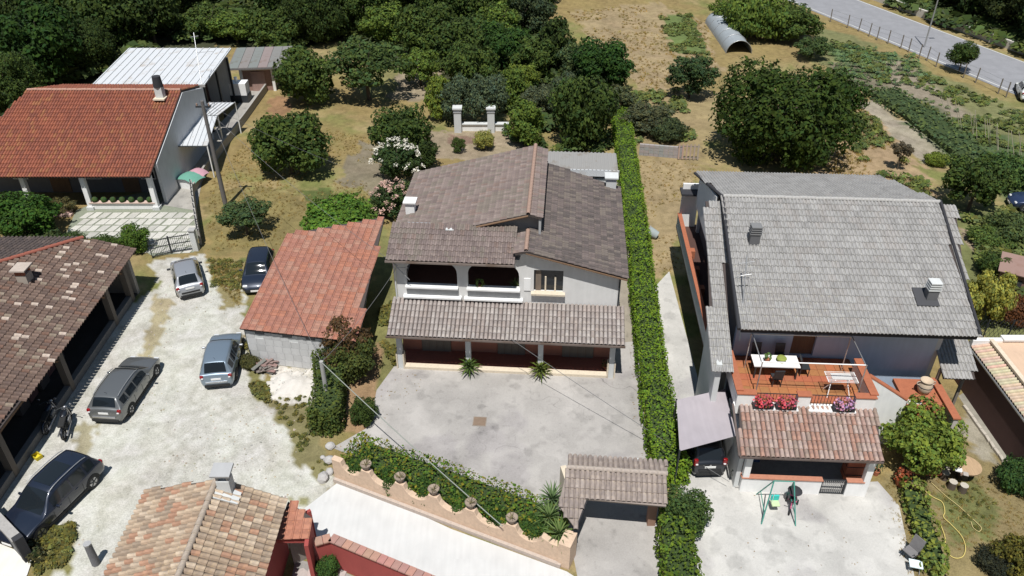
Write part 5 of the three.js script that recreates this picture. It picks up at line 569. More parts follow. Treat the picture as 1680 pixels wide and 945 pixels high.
  // swing frame, its seat and the pushchair beside it
  const A1 = at(1270, 789, 1.65), A2 = at(1303, 790, 1.65), sw = thing('swing_frame', 'small green metal swing frame with a teal toddler seat on the concrete yard', 'swing', A1.x, A1.z), gm = mat(0.06, 0.25, 0.2, { roughness: 0.5 }), rel = (v) => v.clone().sub(A1).add(V(0, A1.y, 0)), f1 = at(1249, 860), f2 = at(1305, 863), r1 = at(1241, 811), r2 = at(1292, 812), gpt = (v) => V(v.x - A1.x, 0, v.z - A1.z); mesh('top_bar', bar(rel(A1), rel(A2), 0.03), gm, sw); for (const [f, r, A] of [[f1, r1, A1], [f2, r2, A2]]) { mesh('leg', bar(gpt(f), rel(A), 0.03), gm, sw); mesh('leg', bar(gpt(r), rel(A), 0.03), gm, sw); mesh('stay', bar(gpt(f).lerp(rel(A), 0.25), gpt(r).lerp(rel(A), 0.25), 0.02), gm, sw); }
  const s0 = at(1272, 826, 0.45), sp = V(s0.x - A1.x, 0.45, s0.z - A1.z), seat = mesh('swing_seat', new RoundedBoxGeometry(0.36, 0.1, 0.32, 2, 0.04).translate(sp.x, sp.y, sp.z), mat(0.5, 0.6, 0.35), sw); mesh('seat_back', new RoundedBoxGeometry(0.36, 0.32, 0.08, 2, 0.03).translate(sp.x, sp.y + 0.18, sp.z - 0.18), mat(0.05, 0.5, 0.45), seat); for (const x of [-0.16, 0.16]) mesh('rope', bar(V(sp.x + x, sp.y, sp.z), rel(A1).lerp(rel(A2), 0.35 + x), 0.01, 4), M.white, seat);
  const tr = thing('toy_tricycle', 'black and pink child tricycle standing by the swing frame', 'tricycle', at(1297, 832).x, at(1297, 832).z, 25), pink = mat(0.6, 0.12, 0.25); for (const [x, z, r] of [[0, 0.42, 0.16], [-0.24, -0.3, 0.12], [0.24, -0.3, 0.12]]) mesh('wheel', new THREE.TorusGeometry(r - 0.03, 0.035, 6, 16).rotateY(Math.PI / 2).translate(x, r, z), M.rubber, tr); mesh('frame', merged([bar(V(0, 0.16, 0.42), V(0, 0.6, 0.3), 0.025), bar(V(0, 0.42, 0.34), V(0, 0.28, -0.3), 0.03), bar(V(-0.24, 0.12, -0.3), V(0.24, 0.12, -0.3), 0.02), bar(V(-0.1, 0.3, -0.3), V(-0.12, 0.95, -0.65), 0.018)]), pink, tr); mesh('seat', new RoundedBoxGeometry(0.28, 0.09, 0.26, 2, 0.03).translate(0, 0.38, -0.14), M.rubber, tr); mesh('backrest', new RoundedBoxGeometry(0.28, 0.28, 0.06, 2, 0.02).translate(0, 0.54, -0.28), pink, tr); mesh('handlebar', bar(V(-0.22, 0.62, 0.28), V(0.22, 0.62, 0.28), 0.02), M.rubber, tr); mesh('canopy', new THREE.SphereGeometry(0.34, 12, 6, 0, 6.3, 0, 1.2).scale(1, 0.6, 1).translate(0, 0.78, -0.2), M.dark, tr);
  // garden table of cut wood on a stump, stools, hose, chair, folding board
  const gt = thing('log_table', 'round wooden table top on a stump in the dry garden', 'table', at(1578, 782).x, at(1578, 782).z); mesh('top', uvMetres(new THREE.CylinderGeometry(0.62, 0.6, 0.08, 20).toNonIndexed()).translate(0, 0.72, 0), matT(0.5, 0.34, 0.2, T.wood), gt); mesh('stump', new THREE.CylinderGeometry(0.2, 0.27, 0.68, 10).translate(0, 0.34, 0), M.bark, gt);
  const onT = thing('white_basin', 'white basin and cloths on the log table', 'basin', at(1572, 772, 0.77).x, at(1572, 772, 0.77).z, 20, null, 0.765); mesh('basin', new RoundedBoxGeometry(0.3, 0.1, 0.22, 2, 0.03).translate(0, 0.05, 0), M.white, onT); mesh('cloth', new RoundedBoxGeometry(0.22, 0.04, 0.24, 2, 0.02).translate(0.3, 0.02, 0.12), matT(0.45, 0.4, 0.36, T.grain), onT); mesh('cup', new THREE.CylinderGeometry(0.06, 0.05, 0.1, 10).translate(0.1, 0.05, 0.25), matT(0.3, 0.2, 0.15, T.grain), onT);
  [[1551, 776, 'pale-topped log stool left of the log table'], [1560, 800, 'log stool in front of the log table, the left one'], [1578, 806, 'log stool in front of the log table, the right one'], [1548, 785, 'white-topped log stool lying furthest left of the log table']].forEach(([x, y, l]) => { const p2 = at(x, y), s = thing('log_stool', l, 'stool', p2.x, p2.z); mesh('log', new THREE.CylinderGeometry(0.17, 0.19, 0.36, 10).translate(0, 0.18, 0), M.bark, s); mesh('top', new THREE.CylinderGeometry(0.18, 0.17, 0.04, 10).translate(0, 0.38, 0), matT(0.55, 0.5, 0.42, T.wood), s); });
  const hose = [[1505, 795], [1530, 815], [1545, 823], [1550, 840], [1548, 848], [1560, 860], [1578, 880], [1584, 900], [1578, 914], [1565, 915], [1553, 905], [1550, 880], [1543, 860]].map(([x, y]) => at(x, y, 0.05)), hs = thing('garden_hose', 'yellow garden hose looped over the dry lawn', 'hose'); mesh('hose', tube(hose, 0.02, 120, 5), mat(0.62, 0.5, 0.16), hs);
  const hose2 = [[1528, 792], [1550, 812], [1575, 832], [1592, 848], [1603, 858], [1610, 866], [1606, 872], [1597, 866], [1593, 856]].map(([x, y]) => at(x, y, 0.05)), hz = thing('garden_hose', 'thin straight run of hose ending in a small loop, right of the other hose', 'hose'); mesh('hose', tube(hose2, 0.016, 90, 5), mat(0.55, 0.45, 0.2), hz);
  const ch = thing('folding_chair', 'dark folding chair beside the hedge in the lower right yard', 'chair', at(1490, 915).x, at(1490, 915).z, 60); box('seat', ch, matT(0.2, 0.19, 0.19, T.grain), 0.5, 0.04, 0.48, 0, 0.42, 0); box('backrest', ch, matT(0.2, 0.19, 0.19, T.grain), 0.5, 0.6, 0.04, 0, 0.74, -0.28, 0, -0.25); for (const s of [-0.23, 0.23]) { mesh('leg', bar(V(s, 0, 0.25), V(s, 0.45, -0.25), 0.015), M.iron, ch); mesh('leg', bar(V(s, 0, -0.3), V(s, 0.6, 0.2), 0.015), M.iron, ch); }
  const wc = thing('white_crate', 'pale blue-white folded stool lying below the dark chair', 'folding stool', at(1498, 936).x, at(1498, 936).z, 15); box('seat', wc, mat(0.65, 0.75, 0.78), 0.5, 0.04, 0.4, 0, 0.42, 0); for (const s of [-0.2, 0.2]) { mesh('leg', bar(V(s, 0, -0.18), V(s, 0.42, 0.18), 0.015), M.steel, wc); mesh('leg', bar(V(s, 0, 0.18), V(s, 0.42, -0.18), 0.015), M.steel, wc); }
  const pr = thing('closed_parasol', 'closed dark parasol leaning in front of the citrus tree', 'parasol', at(1498, 785).x, at(1498, 785).z, 10); mesh('pole', bar(V(0, 0, 0), V(-0.45, 2.1, -0.25), 0.025), M.steel, pr); mesh('canopy', bar(V(-0.1, 0.6, -0.06), V(-0.45, 2.0, -0.25), 0.3, 8, 0.05), M.dark, pr); mesh('base', new THREE.CylinderGeometry(0.25, 0.28, 0.1, 12).translate(0, 0.05, 0), M.dark, pr);
  const pl = (n, l, x, y, s, c) => { const w = at(x, y), o = thing(n, l, 'pot plant', w.x, w.z); mesh('pot', new THREE.CylinderGeometry(s, s * 0.75, s * 1.6, 12).translate(0, s * 0.8, 0), M.terracotta, o); leafBall('foliage', o, s * 1.7, s * 1.8, 90, c, V(0, s * 2.4, 0), 33, s * 0.5); };
  pl('terracotta_pot', 'terracotta pot with a grey-green plant at the right end of the porch step', 993, 606, 0.17, [0.1, 0.09, 0.05]); pl('terracotta_pot', 'pot with a grey plant at the left corner of the low white porch wall', 1205, 785, 0.16, [0.16, 0.18, 0.12]); pl('terracotta_pot', 'dark pot plant between porch and citrus tree on the concrete', 1436, 778, 0.17, [0.06, 0.09, 0.05]); pl('terracotta_pot', 'pot with rusty red leaves at the upper end of the garden hedge', 1476, 795, 0.26, [0.3, 0.08, 0.04]);
  // polytunnel, yard drum
  const g0 = at(1212, 88), g1 = at(1176, 38), gh = thing('polytunnel', 'grey plastic polytunnel in the field behind the dark tree', 'greenhouse', g0.x, g0.z, 0), gd = V(g1.x - g0.x, 0, g1.z - g0.z), gl = gd.length(), cyl = new THREE.CylinderGeometry(1.35, 1.35, gl, 18, 6, true, 0, Math.PI).rotateX(-Math.PI / 2).rotateZ(Math.PI / 2).translate(0, 0, -gl / 2); uvMetres(cyl.index ? cyl : cyl); const cov = mesh('cover', cyl, matT(0.33, 0.36, 0.38, T.plaster, { roughness: 0.5 }), gh); cov.rotation.y = Math.atan2(-gd.x, -gd.z); for (let i = 0; i < 6; i++) { const h = mesh('hoop', new THREE.TorusGeometry(1.37, 0.035, 5, 16, Math.PI), M.steel, gh); h.position.copy(gd).multiplyScalar(i / 5).setY(0.02); h.rotation.y = cov.rotation.y; }
  const hut = at(1655, 470), hh = thing('hen_house', 'small brown hut with a slanted roof among plants at the right edge', 'hut', hut.x, hut.z, 30); box('wall', hh, matT(0.24, 0.14, 0.11, T.wood), 1.5, 1.4, 1.4, 0, 0.7, 0); box('roof', hh, matT(0.28, 0.18, 0.15, T.metal), 1.9, 0.06, 1.9, 0, 1.55, 0, 0, 0.2); box('door', hh, M.dark, 0.6, 0.9, 0.04, 0.2, 0.5, 0.72);
  const bb = at(1070, 390), br = thing('grey_barrel', 'overturned grey tub beside the long hedge', 'tub', bb.x, bb.z, 20); mesh('tub', new THREE.CylinderGeometry(0.36, 0.28, 0.7, 14, 1, true).rotateZ(1.2).translate(0, 0.36, 0), matT(0.32, 0.36, 0.36, T.plaster), br); mesh('rim', new THREE.TorusGeometry(0.36, 0.03, 5, 16).rotateY(Math.PI / 2).rotateZ(-0.37).translate(-0.32, 0.5, 0), M.grey, br);
}
// ---------------------------------------------------------------- utility pole and cables
{
  const p = at(371, 340), U = thing('utility_pole', 'tall dark utility pole on the lawn by the red roofed house', 'pole', p.x, p.z); mesh('shaft', new THREE.CylinderGeometry(0.11, 0.17, 8.0, 10).translate(0, 4, 0), matT(0.17, 0.155, 0.145, T.wood), U); box('cross_arm', U, M.iron, 1.0, 0.1, 0.1, 0, 7.6, 0); for (const x of [-0.4, 0, 0.4]) mesh('insulator', new THREE.CylinderGeometry(0.05, 0.06, 0.16, 8).translate(x, 7.75, 0), matT(0.3, 0.2, 0.15, T.plaster), U);
  const cp = at(540, 668), K = thing('concrete_post', 'grey concrete post wound with creeper at the corner of the yard', 'post', cp.x, cp.z); mesh('shaft', new THREE.CylinderGeometry(0.1, 0.14, 3.0, 8).translate(0, 1.5, 0), M.concrete, K); box('bracket', K, M.iron, 0.3, 0.06, 0.06, 0, 2.9, 0);
  const sag = (a, b, s) => { const r = []; for (let i = 0; i <= 12; i++) { const t = i / 12; r.push(a.clone().lerp(b, t).add(V(0, -s * 4 * t * (1 - t), 0))); } return r; }, cable = (l, a, b, s, r, m = matT(0.17, 0.17, 0.17, T.plaster)) => { const c = thing('cable', l, 'cable'); mesh('wire', tube(sag(a, b, s), r, 40, 5), m, c); };
  const top = V(p.x, 7.7, p.z); cable('thick pale cable from the concrete post down over the planter hedge', V(cp.x, 2.95, cp.z), at(824, 863, 1.5), 0.12, 0.024, matT(0.3, 0.32, 0.28, T.plaster)); cable('thin cable from the utility pole to the left corner of the tiled house', top, at(652, 436, 5.9), 0.5, 0.01); cable('thin cable from the utility pole to the concrete post', top.clone().add(V(0.3, -0.3, 0)), V(cp.x, 2.95, cp.z), 0.7, 0.01); cable('thin cable from the tiled porch across the yard to the black hatchback', at(838, 556, 2.85), at(1196, 790, 0.6), 0.1, 0.013); cable('thin cable from the pole over the lawn past the round tree', top.clone().add(V(0.4, 0, 0)), at(560, 272, 3), 0.2, 0.009); cable('thin cable from the concrete post up over the red shrub', V(cp.x, 2.95, cp.z), at(650, 440, 5.5), 0.3, 0.01);
}
// crowns of unit radius and unit height: lobes of leaves round an uneven outline
function crownG(k, o = {}) {
  const { lobes = 11, n = 3200, size = 0.1, spread = 0.6, lobe = [0.3, 0.46], flat = 1, cone = 0 } = o; seed(k * 101 + 5); const Ls = [];
  for (let i = 0; i < lobes; i++) { const a = i * 2.399 + rr(-0.4, 0.4), h = (i + 0.5) / lobes, r = spread * Math.sqrt(1 - Math.pow(h * 2 - 1, 2) * 0.75) * rr(0.75, 1.1) * (1 - cone * h); Ls.push([V(Math.cos(a) * r, lerp(o.bottom ?? 0.2, 0.78, h) * 1, Math.sin(a) * r), rr(...lobe) * (1 - cone * 0.5 * h)]); }
  Ls.push([V(0, 0.55, 0), 0.5 * (1 - cone * 0.4)]); const tot = Ls.reduce((s, l) => s + l[1] * l[1], 0), pts = [];
  for (const [c, r] of Ls) { const m = Math.round(n * r * r / tot); for (let i = 0; i < m; i++) { const d = V(rr(-1, 1), rr(-0.85, 1), rr(-1, 1)); if (d.length() > 1 || d.length() < 0.05) { i--; continue; } d.normalize(); const bump = 0.62 + 0.75 * fbm(d.x * 3.1 + k + c.x * 5, d.y * 3.1 + d.z * 2.7, 3, 600), q = rr(0, 1) < 0.78 ? rr(0.84, 1.04) : rr(0.4, 0.84), p = c.clone().add(V(d.x, d.y * 0.5 * flat, d.z).multiplyScalar(r * q * bump)); if (Ls.some(([c2, r2]) => c2 !== c && V((p.x - c2.x), (p.y - c2.y) * 2 / flat, (p.z - c2.z)).length() < r2 * 0.62)) continue; if (p.y < 0.02) p.y = rr(0.02, 0.1); pts.push([p, d]); } }
  // twigs that stand out past the clumps
  for (let i = 0; i < (o.twigs ?? 60); i++) { const [c, r] = Ls[Math.floor(rnd() * Ls.length)], d = V(rr(-1, 1), rr(-0.3, 1), rr(-1, 1)).normalize(), len = rr(0.12, 0.34) * r * 2, m = Math.round(n / 400) + 4; for (let j = 0; j < m; j++) { const q = r * 0.85 + len * j / m, p = c.clone().add(V(d.x * q, d.y * q * 0.5 * flat, d.z * q)).add(V(rr(-1, 1), rr(-0.6, 0.6), rr(-1, 1)).multiplyScalar(size * 0.6)); if (p.y > 0.03) pts.push([p, d, 0.85]); } }
  for (const [p, d] of pts) { p.y *= o.tall ?? 1.5; }
  return leavesG(pts, size, TONES, k, 2.4);
}
const CROWNS = { broad: [1, 2, 3, 4].map((k) => crownG(k, { n: 9000, size: 0.066, lobes: 15, lobe: [0.25, 0.42], spread: 0.64 })), big: [11, 12].map((k) => crownG(k, { n: 24000, lobes: 28, size: 0.04, lobe: [0.22, 0.36], spread: 0.72, bottom: 0.1, tall: 1.4 })), loose: [21, 22, 23].map((k) => crownG(k, { n: 5200, size: 0.068, lobes: 17, lobe: [0.18, 0.3], spread: 0.74 })), cone: [31].map((k) => crownG(k, { n: 7000, cone: 0.6, size: 0.066 })), fine: [41, 42].map((k) => crownG(k, { n: 8500, size: 0.054, lobes: 16, lobe: [0.22, 0.34], spread: 0.68 })), low: [51, 52].map((k) => crownG(k, { n: 8500, size: 0.06, lobes: 14, flat: 1.2, tall: 0.7, spread: 0.68 })) };
const TRUNKS = [1, 2, 3].map((k) => { seed(k * 55); const g = [bar(V(0, -0.02, 0), V(0.02, 0.45, 0.02), 0.06, 7, 0.04)]; for (let i = 0; i < 5; i++) { const a = i * 1.3 + rr(0, 0.6), e = V(Math.cos(a) * rr(0.3, 0.5), rr(0.6, 0.85), Math.sin(a) * rr(0.3, 0.5)), m = V(e.x * 0.4, 0.5, e.z * 0.4); g.push(bar(V(0.02, rr(0.25, 0.42), 0.02), m, 0.035, 5, 0.024), bar(m, e, 0.024, 5, 0.008)); } return merged(g); });
let treeCount = 0;
function tree(name, label, bx, by, r, h, kind, c, o = {}) {                         // (bx, by): pixel of the foot; r: crown radius; h: total height
  const p = o.world ?? at(bx, by), t = thing(name, label, o.category ?? 'tree', p.x, p.z, (treeCount * 67) % 360, o.group), G = CROWNS[kind], i = treeCount++; const low = o.low ?? 0.14;
  const tr = mesh('trunk', TRUNKS[i % 3], o.bark ?? M.bark, t); tr.scale.set(r * 0.9, h * 0.98, r * 0.9); const cr = mesh('crown', G[i % G.length], leafMat(...c), t); cr.scale.set(r, h * (1 - low) / (kind === 'low' ? 0.7 : 1.5), r * (0.9 + 0.2 * ((i * 0.37) % 1))); cr.position.y = h * low; return t;
}
const DEEP = [0.058, 0.092, 0.024], MID = [0.072, 0.11, 0.028], LIGHT = [0.11, 0.165, 0.035], OLIVE = [0.095, 0.13, 0.078], LIME = [0.16, 0.21, 0.04], DARK = [0.044, 0.07, 0.02];
tree('round_tree', 'round dark green tree standing alone on the straw-coloured lawn', 480, 284, 3.3, 5.2, 'broad', MID, { low: 0.03 });
tree('lawn_tree', 'leafy tree behind the round lawn tree, next to the brick shack', 508, 168, 3.2, 5.2, 'broad', MID, { low: 0.06 });
tree('fruit_tree', 'loose-crowned tree with a visible trunk and its shadow on the lawn edge', 606, 164, 3.7, 6.0, 'loose', [0.07, 0.11, 0.035], { low: 0.25 });
tree('fig_tree', 'dense dark tree behind the white oleander, left of the tiled house', 664, 262, 2.7, 4.6, 'broad', DEEP, { low: 0.04 });
tree('laurel_tree', 'bright green upright tree right of the pale garden piers', 862, 240, 2.2, 4.6, 'cone', LIGHT, { low: 0.03 });
tree('bay_tree', 'dark green tall tree behind the corrugated annex roof', 952, 238, 2.9, 6.4, 'broad', DEEP, { low: 0.03 });
tree('walnut_tree', 'big dark spreading tree behind the grey roofed house', 1272, 262, 5.9, 9.0, 'big', [0.042, 0.07, 0.015], { low: 0 });
tree('field_tree', 'mid-green tree beside the yellow field path, left of the big walnut', 1130, 160, 2.6, 4.4, 'loose', [0.05, 0.085, 0.035], { low: 0.1 });
tree('roadside_tree', 'small dark tree at the edge of the road fence', 1573, 118, 1.6, 3.2, 'broad', DEEP, { low: 0.2 });
tree('garden_tree', 'dark bushy tree right of the grey roof, beside the vegetable field', 1588, 345, 2.6, 4.4, 'loose', DEEP, { low: 0.05 });
tree('citrus_tree', 'bright yellow-green citrus tree beside the terracotta stairs', 1500, 762, 1.95, 3.3, 'broad', [0.17, 0.23, 0.045], { low: 0.06 });
tree('courtyard_shrub', 'leafy shrub at the lower end of the long hedge, by the gateway', 1120, 866, 1.15, 2.1, 'broad', [0.075, 0.125, 0.04], { low: 0.03, category: 'shrub' });
tree('red_plum', 'red-leaved plum tree over the right end of the red shed', 572, 602, 1.5, 3.2, 'broad', [0.11, 0.07, 0.035], { low: 0.1 }); tree('plum_undershoot', 'green-brown shrub under the red-leaved plum tree', 585, 618, 1.3, 2.6, 'broad', [0.08, 0.1, 0.03], { low: 0.05, category: 'shrub' });
tree('terrace_tree', 'green tree before the porch of the red roofed house, at the left edge', 52, 386, 2.6, 3.2, 'broad', [0.05, 0.11, 0.02], { low: 0.03 }); tree('lawn_sapling', 'small open-crowned tree with a dark shadow, in front of the navy hatchback', 406, 385, 1.9, 2.5, 'loose', [0.07, 0.11, 0.045], { low: 0.3 });
tree('green_bush', 'wide low bright green bush behind the red roofed shed', 558, 370, 2.7, 1.5, 'low', [0.1, 0.19, 0.03], { low: 0, category: 'bush' }); tree('clipped_bush', 'round clipped bright green bush at the corner of the barn, by the iron gate', 226, 410, 1.15, 1.9, 'broad', [0.09, 0.155, 0.03], { low: 0, category: 'bush' });
tree('yellow_shrub', 'tall yellow-green shrub with pale leaves right of the grey roof', 1606, 530, 1.45, 4.0, 'loose', [0.33, 0.33, 0.08], { low: 0, category: 'shrub' }); tree('yellow_bush', 'small yellow-green bush behind the tiled house, before the garden piers', 795, 245, 0.95, 1.7, 'broad', [0.3, 0.3, 0.09], { low: 0, category: 'bush' });
tree('red_bush_corner', 'rusty red bush among the plants by the brown hut', 1655, 525, 1.4, 1.6, 'low', [0.14, 0.06, 0.03], { low: 0, category: 'bush' }); tree('dark_bush', 'dark green bush above the yellow shrub, by the hut', 1632, 455, 1.3, 1.8, 'broad', DEEP, { low: 0, category: 'bush' }); tree('corner_bush', 'dark bush at the right edge beside the kerb stones', 1668, 800, 1.1, 1.4, 'low', [0.05, 0.1, 0.03], { low: 0, category: 'bush' });
tree('spiky_bush', 'dark spiky plant in the lower right corner of the garden', 1630, 930, 0.8, 0.7, 'low', [0.04, 0.045, 0.03], { low: 0, category: 'plant' }); tree('olive_bush', 'olive-green bush in the lower right corner', 1668, 930, 1.1, 1.2, 'low', [0.14, 0.13, 0.03], { low: 0, category: 'bush' }); tree('wall_bush', 'clipped green bush in front of the red wall', 540, 940, 0.62, 1.1, 'broad', [0.06, 0.12, 0.03], { low: 0, category: 'bush' });
tree('shed_weeds', 'weedy shrub between the silver minivan and the shed', 412, 600, 0.6, 0.6, 'low', [0.1, 0.1, 0.04], { low: 0, category: 'weeds' }); tree('dark_shrub', 'dark shrub at the left corner of the concrete yard', 597, 690, 0.75, 1.3, 'broad', DEEP, { low: 0, category: 'shrub' });
tree('gable_bush', 'dark bush at the rear left corner of the tiled house, by the canopy', 690, 275, 1.6, 2.6, 'broad', DARK, { low: 0, category: 'bush' }); tree('rear_sapling', 'thin green sapling behind the tiled house', 752, 250, 0.6, 1.5, 'loose', MID, { low: 0, category: 'sapling' }); tree('twiggy_sapling', 'bare-branched young tree on the earth strip behind the grey roof', 1472, 278, 0.9, 2.4, 'loose', [0.12, 0.1, 0.07], { low: 0.4 });
tree('lemon_bush', 'yellow-leaved bush by the earth path behind the grey roof', 1535, 270, 1.0, 0.9, 'low', [0.17, 0.22, 0.04], { low: 0, category: 'bush' }); tree('barn_hedge_bush', 'dark green bush behind the barn end, before the stone terrace', 118, 404, 1.0, 0.8, 'low', [0.06, 0.1, 0.03], { low: 0, category: 'bush' }); tree('barn_hedge_bush', 'green bush between the clipped bush and the barn ridge', 172, 406, 1.0, 0.75, 'low', [0.07, 0.12, 0.03], { low: 0, category: 'bush' }); tree('barn_hedge_bush', 'grey-green bush at the foot of the porch tree, left edge', 70, 402, 1.4, 1.1, 'low', [0.07, 0.1, 0.04], { low: 0, category: 'bush' }); tree('porch_shrub', 'rusty-leaved shrub beside the porch steps of the red roofed house', 105, 350, 0.9, 1.3, 'loose', [0.12, 0.11, 0.05], { low: 0, category: 'shrub' });
// oleanders: green crown with blossoms
for (const [l, x, y, r, h, c, k] of [['white-flowering oleander at the rear left of the tiled house', 654, 296, 2.0, 3.4, [0.85, 0.82, 0.74], 1], ['pale pink-flowering oleander left of the tiled house', 652, 352, 1.9, 2.6, [0.62, 0.42, 0.36], 2]]) {
  const t = tree('oleander', l, x, y, r, h, 'loose', [0.05, 0.085, 0.03], { low: 0, category: 'shrub' }); seed(k * 77); const pts = []; for (let i = 0; i < 46; i++) { const a = rr(0, 6.3), e = rr(0.1, 1.3), q = V(Math.cos(a) * Math.cos(e) * r, h * 0.35 + Math.sin(e) * h * 0.62, Math.sin(a) * Math.cos(e) * r); for (let j = 0; j < 16; j++) pts.push([q.clone().add(V(rr(-0.16, 0.16), rr(-0.12, 0.12), rr(-0.16, 0.16))), V(0, 1, 0)]); } mesh('blossoms', leavesG(pts, 0.11, [[1, 1, 1], [0.9, 0.88, 0.8]], k), leafMat(...c), t);
}
// the trees of the plot behind the middle house: each with its own look
[[700, 95, 3.4, 6, 'broad', MID, 'mid-green tree in the middle plot, above the lawn path'], [722, 196, 1.8, 4.6, 'cone', LIME, 'lime-green pointed young tree left of the olive trees'], [752, 202, 2.0, 4.6, 'fine', OLIVE, 'grey-green olive tree behind the left garden pier'], [802, 202, 2.3, 4.8, 'fine', OLIVE, 'grey-green olive tree behind the right garden pier'], [772, 152, 2.8, 5.2, 'broad', MID, 'mid-green tree close behind the two olive trees'], [690, 140, 2.2, 4.0, 'loose', LIGHT, 'light green young tree by the bare earth patch'], [842, 176, 2.0, 4.2, 'cone', LIGHT, 'light green pointed tree between olive and bay tree'], [880, 130, 2.6, 4.6, 'loose', MID, 'loose mid-green tree left of the dark conifer'], [950, 140, 2.4, 4.6, 'loose', [0.08, 0.115, 0.05], 'grey-green loose tree between conifer and field'], [815, 85, 3.2, 5.6, 'loose', LIGHT, 'light green loose tree in the upper middle plot'], [765, 110, 3.6, 5.4, 'broad', DEEP, 'dark tree behind the olive trees, left of centre'], [828, 118, 3.4, 5.2, 'broad', [0.04, 0.085, 0.02], 'green tree behind the right olive tree'], [855, 150, 1.8, 3, 'loose', LIME, 'yellow-green shrubby tree between olive and dark conifer'], [908, 122, 2.8, 6.4, 'cone', DARK, 'dark pointed conifer in the middle of the plot'], [988, 148, 3.4, 5.2, 'broad', [0.038, 0.085, 0.02], 'dense green tree at the edge of the yellow field'], [885, 190, 1.9, 3, 'fine', [0.1, 0.12, 0.07], 'small olive-coloured tree behind the bright laurel'], [930, 175, 2.0, 3.2, 'fine', [0.075, 0.1, 0.06], 'blue-green tree in front of the dark conifer'], [1010, 190, 2.2, 3, 'loose', [0.085, 0.1, 0.05], 'grey-green shrub at the top of the long hedge'], [1060, 215, 2.4, 2.6, 'loose', [0.09, 0.1, 0.055], 'straggly grey shrub behind the low block wall'], [1095, 230, 1.6, 1.8, 'low', [0.07, 0.095, 0.045], 'low grey-green shrub above the block wall'], [640, 75, 3.2, 5, 'loose', LIGHT, 'light green loose tree beside the woodland clearing'], [735, 55, 4, 7, 'broad', DEEP, 'tall dark tree at the top of the middle plot'], [800, 62, 3.8, 6.5, 'broad', MID, 'tall mid-green tree at the top centre'], [858, 58, 3.6, 6.2, 'fine', [0.06, 0.085, 0.045], 'grey-green tall tree right of top centre'], [872, 48, 3.0, 6, 'broad', DEEP, 'dark tree at the left margin of the yellow field'], [1240, 62, 4.0, 4.4, 'low', LIGHT, 'large bright green thicket beside the polytunnel'], [1295, 66, 3.4, 4, 'broad', MID, 'green thicket between polytunnel and road'], [1195, 40, 2.4, 3.4, 'loose', LIGHT, 'light green bush at the far end of the polytunnel'], [1330, 95, 2.2, 2.4, 'loose', [0.07, 0.11, 0.04], 'low green bush at the corner of the vegetable plot'], [1362, 200, 2.6, 4.5, 'broad', [0.045, 0.085, 0.02], 'green tree leaning on the right side of the big walnut'], [345, 60, 3.2, 4, 'loose', MID, 'green tree in the clearing above the white metal roof'], [390, 70, 3.0, 3.6, 'loose', LIGHT, 'light green tree behind the brick shack'], [455, 78, 3.0, 4.6, 'broad', MID, 'green tree right of the brick shack'], [60, 235, 2.4, 3.6, 'broad', DARK, 'dark bush at the left edge beside the red roof'], [1640, 300, 2.2, 2.2, 'low', [0.075, 0.13, 0.04], 'green bush left of the dark blue car'], [1665, 395, 2.0, 1.6, 'low', [0.085, 0.12, 0.045], 'grassy green bush right of the earth path'], [1625, 400, 1.6, 1.0, 'low', [0.1, 0.15, 0.04], 'low grassy clump beside the right-hand earth path']]
  .forEach(([x, y, r, h, k, c, l]) => tree(k === 'low' ? 'thicket' : 'plot_tree', l, x, y, r, h, k, c, { low: 0.04, category: k === 'low' ? 'bush' : 'tree' }));
